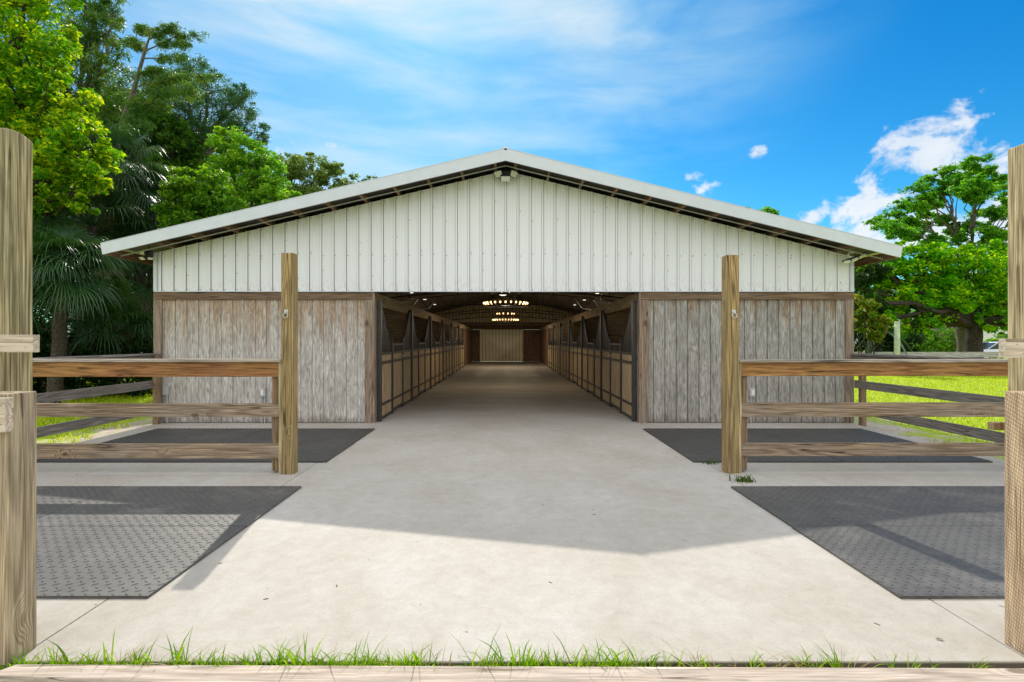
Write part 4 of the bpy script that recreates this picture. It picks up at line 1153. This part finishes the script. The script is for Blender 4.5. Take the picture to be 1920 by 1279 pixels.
# bananas / palms by the right barn corner
def arum(label, base, n, h, seed):
    r = thing('banana_plant', base, label, 'plant', 'banana plants by the right barn corner')
    g = random.Random(seed); V, F, D, DF = [], [], [], []; st = MB()
    bv = Vector(base)
    st.tube([bv, bv + Vector((0, 0, h * .62))], [.12, .08], 8)
    for i in range(n):
        az = 2 * PI * i / n + g.uniform(-.3, .3); ln = h * g.uniform(.5, .75); isd = g.random() < .34
        d = Vector((math.cos(az), math.sin(az), 0)); sd = Vector((-d.y, d.x, 0))
        tgt, tf = (D, DF) if isd else (V, F)
        o = len(tgt); N = 9
        for k in range(N + 1):
            s_ = k / N
            z = h * (.60 + (.50 * s_ - .85 * s_ * s_) * (1 if not isd else -.35))
            p = bv + d * ln * s_ * (.9 if not isd else .45) + Vector((0, 0, z))
            w = (.03 + .13 * math.sin(PI * min(1, s_ * 1.02)) ** .7) * (1 if not isd else .5)
            tgt += [tuple(p - sd * w - Vector((0, 0, w * .35))), tuple(p), tuple(p + sd * w - Vector((0, 0, w * .35)))]
        for k in range(N):
            for q in (0, 1): tf.append((o + 3 * k + q, o + 3 * k + q + 1, o + 3 * k + q + 4, o + 3 * k + q + 3))
    st.build('stem', M_palmtrunk, r)
    quads_mesh('leaf', V, F, L['palm'], r, origin=base)
    if D: quads_mesh('dry_leaf', D, DF, L['palm_dry'], r, origin=base)
L['croton'] = leafmat('croton_leaves', (.05, .14, .015), (.12, .22, .02), (.32, .28, .03), trans=.4)
shrub('yellow and orange leaved shrub beside the right barn corner', [P(1618, 590, 25)[:] + (.55, .6, 1.0), P(1640, 610, 25)[:] + (.6, .6, .9)], 2600, .24, L['croton'], 79, 'shrubs under the shade tree', aspect=.35)
arum('banana plant with drooping leaves under the shade tree', tuple(P(1645, 700, 27)), 12, 3.2, 73)
shrub('dark hedge shrub behind the banana plants', [P(1625, 640, 27)[:] + (1.4, 1.0, 1.5), P(1680, 650, 28)[:] + (1.3, 1.0, 1.2), P(1610, 590, 28)[:] + (1.2, 1.0, 2.2), P(1615, 520, 29)[:] + (1.3, 1.0, 1.6)], 10000, .2, L['dark'], 74, 'shrubs under the shade tree')
shrub('dark shrub in front of the screened patio', [P(1730, 648, 40)[:] + (1.6, 1.0, 1.0), P(1768, 645, 40)[:] + (1.2, 1.0, 1.2)], 4500, .2, L['mid'], 75, 'shrubs under the shade tree')
shrub('pale grey-green bush left of the thick trunk', [P(1790, 632, 41)[:] + (1.35, 1.0, 1.35), P(1800, 620, 41)[:] + (.9, .8, .9)], 4500, .19, L['grey'], 76, 'shrubs under the shade tree')
shrub('low bright bush behind the parked car', [P(1812, 655, 44)[:] + (1.6, .8, .6), P(1865, 650, 44)[:] + (1.2, .8, .7)], 3500, .18, L['bright'], 77, 'shrubs under the shade tree')
shrub('tall dark shrub closing the view at the right edge', [P(1930, 620, 46)[:] + (2.5, 1.5, 2.4), P(1990, 600, 46)[:] + (2.5, 1.5, 3.4)], 6000, .24, L['mid'], 78, 'shrubs under the shade tree')
# distant tree line
blobs = [(x, 95 + 10 * math.sin(x * .17), 5.0 + 1.5 * math.sin(x * .31), 9, 6, 6.5 + 1.5 * math.sin(x * .5)) for x in range(20, 190, 11)]
far = thing('tmp_root', (0, 0, 0), None, None)
fw = leaves('woods', clumps(blobs, 16000, 55, .25, 50, .4), .9, L['mid'], far, 55, .5, .3); fw.parent = None; bpy.data.objects.remove(far)
tag(fw, 'far belt of trees beyond the houses on the right', 'woods', None, 'stuff')

# concrete pole, far fence, patio cage, house, car
p_ = P(1682, 690, 24)
r = thing('utility_pole', (p_.x, p_.y, -.05), 'short green-stained concrete pole under the shade tree', 'pole')
MB().tube([(p_.x, p_.y, -.05), (p_.x, p_.y, 1.0), (p_.x, p_.y, 2.35)], [.125, .12, .115], 14).build('pole', M_polec, r, smooth=True)
MB().tube([(p_.x, p_.y, 2.35), (p_.x, p_.y, 2.40)], [.13, .09], 14).build('cap', M_polec, r)
ff = thing('paddock_fence', (19.0, 26.0, 0), 'low bleached board fence across the lawn behind the right bay', 'fence')
mwf = wood('bleached_fence', (.50, .48, .44), (.30, .28, .25), 'X', lines=14, fs=4, along=.05, blotch=(.36, .35, .32), blotch_amt=.7)
for x0, x1 in ((13.5, 19.2), (19.23, 24.9), (24.93, 31.0)):
    B(x0, x1, 26.0, 26.04, .70, .96).build('rail', mwf, ff, bevel=.004)
    B(x0, x1, 26.0, 26.04, .28, .46).build('rail', mwf, ff, bevel=.004)
for x in (14.0, 16.6, 19.2, 21.9, 24.6, 27.3, 30.0):
    B(x, x + .1, 26.042, 26.14, -.05, .95).build('fence_post', mwf, ff, bevel=.004)
# screened patio
c0 = P(1690, 690, 47); c1 = P(1772, 690, 47)
pc = thing('patio_cage', (c0.x, 47, -.05), 'dark screened patio enclosure behind the garden shrubs', 'patio enclosure')
fm = MB()
nx = 6
for i in range(nx + 1):
    x = c0.x + (c1.x - c0.x) * i / nx
    fm.box(x - .03, x + .03, 47, 47.06, -.05, 2.3)
for z in (.05, .9, 2.3): fm.box(c0.x - .03, c1.x + .03, 46.99, 47.07, z - .03, z + .03)
fm.tube([(c1.x, 47, 2.3), (c1.x - .5, 47, 3.1), (c0.x + .6, 47, 3.1)], .04, 6)
fm.build('frame', M_steel, pc)
B(c0.x, c1.x, 47.2, 51, -.05, 2.4).build('screen', plain('dark_screen', (.035, .037, .035), .8, var=.3), pc)
MB().prism([(c0.x, 2.42), (c1.x, 2.42), (c1.x - .5, 3.1), (c0.x + .6, 3.1)], 'Y', 47.1, 51).build('roof', plain('grey_screen_roof', (.16, .17, .17), .7), pc)
h0 = P(1775, 690, 56); h1 = P(1980, 690, 56)
hs = thing('house', (h0.x, 56, -.05), 'white single-storey house behind the thick tree trunk', 'house')
M_house = plain('white_stucco', (.72, .73, .74), .8, var=.06)
B(h0.x, h1.x, 56, 63, -.05, 3.3).build('wall', M_house, hs)
MB().prism([(h0.x - .6, 3.3), (h1.x + .6, 3.3), (h1.x - 3.5, 5.2), (h0.x + 3.0, 5.2)], 'Y', 55.4, 63.6).build('roof', plain('house_roof', (.30, .28, .27), .8), hs)
for k in range(3):
    x = h0.x + 2.3 + k * 3.0
    wf = B(x, x + 1.3, 55.96, 56.02, .9, 2.3).build('window', M_white, hs)
    B(x + .06, x + .62, 55.945, 55.958, .97, 2.23).build('pane', plain('window_glass_%d' % k, (.06, .07, .08), .1), wf, origin=tuple(hs.location)).location = (0, 0, 0)
    B(x + .68, x + 1.24, 55.945, 55.958, .97, 2.23).build('pane', plain('window_glas_%d' % k, (.06, .07, .08), .1), wf, origin=tuple(hs.location)).location = (0, 0, 0)

def car(px, Y, label):
    b0 = P(px, 690, Y); x = b0.x
    r = thing('parked_car', (x, Y, -.05), label, 'car')
    z = -.05
    prof = [(-2.2, .35), (-2.22, .62), (-2.05, .80), (-1.15, .92), (-.35, 1.38), (.75, 1.44), (1.45, 1.10), (2.15, 1.0), (2.25, .6), (2.2, .35)]
    body = [(-2.2, .32), (-2.24, .60), (-2.08, .80), (-1.2, .93), (1.55, 1.0), (2.15, .98), (2.25, .6), (2.2, .32)]
    mp = plain('silver_paint', (.55, .57, .60), .25, .5, var=.03)
    MB().prism([(x + a, z + b_) for a, b_ in body], 'Y', Y, Y + 1.75).build('body', mp, r, bevel=.06, smooth=True)
    cab = [(-1.15, .935), (-.4, 1.40), (.75, 1.45), (1.5, 1.005)]
    mg = plain('car_glass', (.03, .04, .055), .08)
    MB().prism([(x + a, z + b_) for a, b_ in cab], 'Y', Y + .14, Y + 1.61).build('window', mg, r)
    MB().prism([(x - .42, z + 1.41), (x + .76, z + 1.46), (x + .72, z + 1.50), (x - .36, z + 1.45)], 'Y', Y + .12, Y + 1.63).build('roof', mp, r, bevel=.015)
    for a, b_, c_, d_ in ((-1.15, .94, -.4, 1.42), (.1, .99, .1, 1.43), (1.5, 1.0, .76, 1.46)):
        MB().tube([(x + a, Y + .12, z + b_), (x + c_, Y + .12, z + d_)], .03, 6).build('pillar', mp, r)
    for a in (-1.4, 1.4):
        w = MB().tube([(x + a, Y - .02, z + .32), (x + a, Y + .2, z + .32)], .32, 20).build('wheel', M_black, r)
        MB().tube([(x + a, Y - .03, z + .32), (x + a, Y - .019, z + .32)], .2, 16).build('rim', M_galv, w, origin=tuple(r.location)).location = (0, 0, 0)
    B(x - 2.23, x - 2.0, Y - .01, Y + .25, z + .62, z + .74).build('headlight', M_lens, r)
car(1885, 38, 'silver car parked under the shade tree beside the right gate post')

# ================================================================== light, sky, camera
S = Vector((-.20, 1.10, 1.0)).normalized()
elev = math.asin(S.z); azim = math.atan2(S.x, S.y)
sl = bpy.data.lights.new('sun', 'SUN'); sl.energy = 3.0; sl.angle = R(.5); sl.color = (1.0, .935, .83)
so = bpy.data.objects.new('sun', sl); COL.objects.link(so)
so.rotation_euler = (-S).to_track_quat('-Z', 'Y').to_euler(); so.location = (0, 0, 30)

w = bpy.data.worlds.new('World'); scene.world = w; w.use_nodes = True
nt = w.node_tree; bg = nt.nodes['Background']
sky = nd(nt, 'ShaderNodeTexSky', sky_type='NISHITA', sun_disc=False, sun_elevation=elev, sun_rotation=azim, altitude=0, air_density=1.0, dust_density=.3, ozone_density=2.0)
d = nd(nt, 'ShaderNodeTexCoord').outputs['Generated']
hs_ = nd(nt, 'ShaderNodeHueSaturation', {'Saturation': 1.52, 'Value': .88, 'Color': sky.outputs[0]}).outputs[0]
sx = nd(nt, 'ShaderNodeSeparateXYZ', {0: d})
# thin high cloud towards the sun; white veil behind the camera added as fill light
wsp = noise(nt, scaled(nt, d, (1.5, 2.6, 7.0)), 1.5, 7.0, .55, .35)
sund = nd(nt, 'ShaderNodeVectorMath', {0: d, 1: tuple(S)}, operation='DOT_PRODUCT').outputs['Value']
near_sun = rng(nt, sund, .73, .985, 0.0, 1.0, True)
hs_ = mix(nt, 1.0, hs_, (.62, 1.24, 1.25), 'MULTIPLY')
back = rng(nt, sx.outputs[1], .60, .15, 0.0, 1.0, True)
thin = mth(nt, 'MULTIPLY', rng(nt, wsp, .36, .66), mth(nt, 'MULTIPLY', near_sun, 1.0), clamp=True)
fill_veil = mth(nt, 'MULTIPLY', back, rng(nt, wsp, .25, .6, .75, 1.0))
CLOUD = 7.0; FILL_VEIL = 11.5
hz = nd(nt, 'ShaderNodeVectorMath', {0: vmth(nt, 'MULTIPLY', d, (1, 1, 0))}, operation='NORMALIZE').outputs[0]
azd = nd(nt, 'ShaderNodeVectorMath', {0: hz, 1: tuple(Vector((S.x - .12, S.y, 0)).normalized())}, operation='DOT_PRODUCT').outputs['Value']
haze = mth(nt, 'MULTIPLY', rng(nt, azd, .80, 1.0, 0.0, 1.0, True), rng(nt, sx.outputs[2], .08, .55, .50, .08))
tt = mth(nt, 'MAXIMUM', mth(nt, 'MULTIPLY', thin, .85), 0.0)
tt = mth(nt, 'ADD', tt, mth(nt, 'MULTIPLY', haze, mth(nt, 'SUBTRACT', 1.0, tt)), clamp=True)
ccol = mix(nt, tt, (CLOUD * .50, CLOUD * .98, CLOUD * 1.08), (CLOUD * 1.02, CLOUD * 1.03, CLOUD * 1.05))
c = mix(nt, tt, hs_, ccol)
c = mix(nt, fill_veil, c, (FILL_VEIL * .99, FILL_VEIL, FILL_VEIL * 1.03))
# cumulus puffs low in the sky
cn = noise(nt, scaled(nt, d, (1, 1, 1.35)), 17.0, 9.0, .60, .3)
mask = None
for px, py, rad, wt in ((1745, 288, .062, 1.0), (1690, 300, .04, .8), (1800, 300, .055, 1.0), (1870, 300, .05, .7), (1610, 400, .07, 1.0), (1670, 385, .06, .9), (1540, 395, .045, .8), (1730, 420, .07, 1.0), (1505, 395, .025, .6),
                        (1310, 358, .03, .9), (1338, 345, .018, .7), (1415, 288, .014, .7), (1575, 316, .018, .55), (1640, 345, .016, .5), (1860, 420, .09, .9), (545, 290, .03, .5), (620, 330, .05, .5)):
    v_ = Vector(((px - VX) / FPX, 1, (VY - py) / FPX)).normalized()
    dist = nd(nt, 'ShaderNodeVectorMath', {0: d, 1: tuple(v_)}, operation='DISTANCE').outputs['Value']
    q = rng(nt, dist, 0.0, rad * 1.5, wt, 0.0)
    mask = q if mask is None else mth(nt, 'MAXIMUM', mask, q)
cl = rng(nt, mth(nt, 'ADD', mask, mth(nt, 'MULTIPLY', mth(nt, 'SUBTRACT', cn, .5), 3.2)), .42, .98, 0.0, 1.0, True)
cl = mth(nt, 'MULTIPLY', cl, rng(nt, mask, 0.0, .12))
shd = rng(nt, noise(nt, vmth(nt, 'ADD', d, (0, 0, -.02)), 9.0, 5.0, .6), .35, .65)
c = mix(nt, mth(nt, 'MULTIPLY', cl, .92), c, mix(nt, shd, (5.9, 6.6, 7.4), (7.6, 7.7, 7.8)))
nt.links.new(c, bg.inputs[0]); bg.inputs[1].default_value = .10

cam = bpy.data.cameras.new('camera'); co = bpy.data.objects.new('camera', cam); COL.objects.link(co)
cam.sensor_width = 36; cam.lens = FPX / 1920 * 36; cam.shift_x = (960 - VX) / 1920; cam.shift_y = -(639.5 - VY) / 1920
cam.clip_end = 3000; cam.clip_start = .05
co.location = (0, 0, EYE); co.rotation_euler = (R(90), 0, 0)
scene.camera = co
vs = scene.view_settings
vs.view_transform = 'Standard'; vs.look = 'None'; vs.exposure = 0.36; vs.gamma = 1.0; vs.use_curve_mapping = False
cy = scene.cycles
cy.max_bounces = 9; cy.diffuse_bounces = 5; cy.transmission_bounces = 5; cy.transparent_max_bounces = 8; cy.sample_clamp_indirect = 6.0
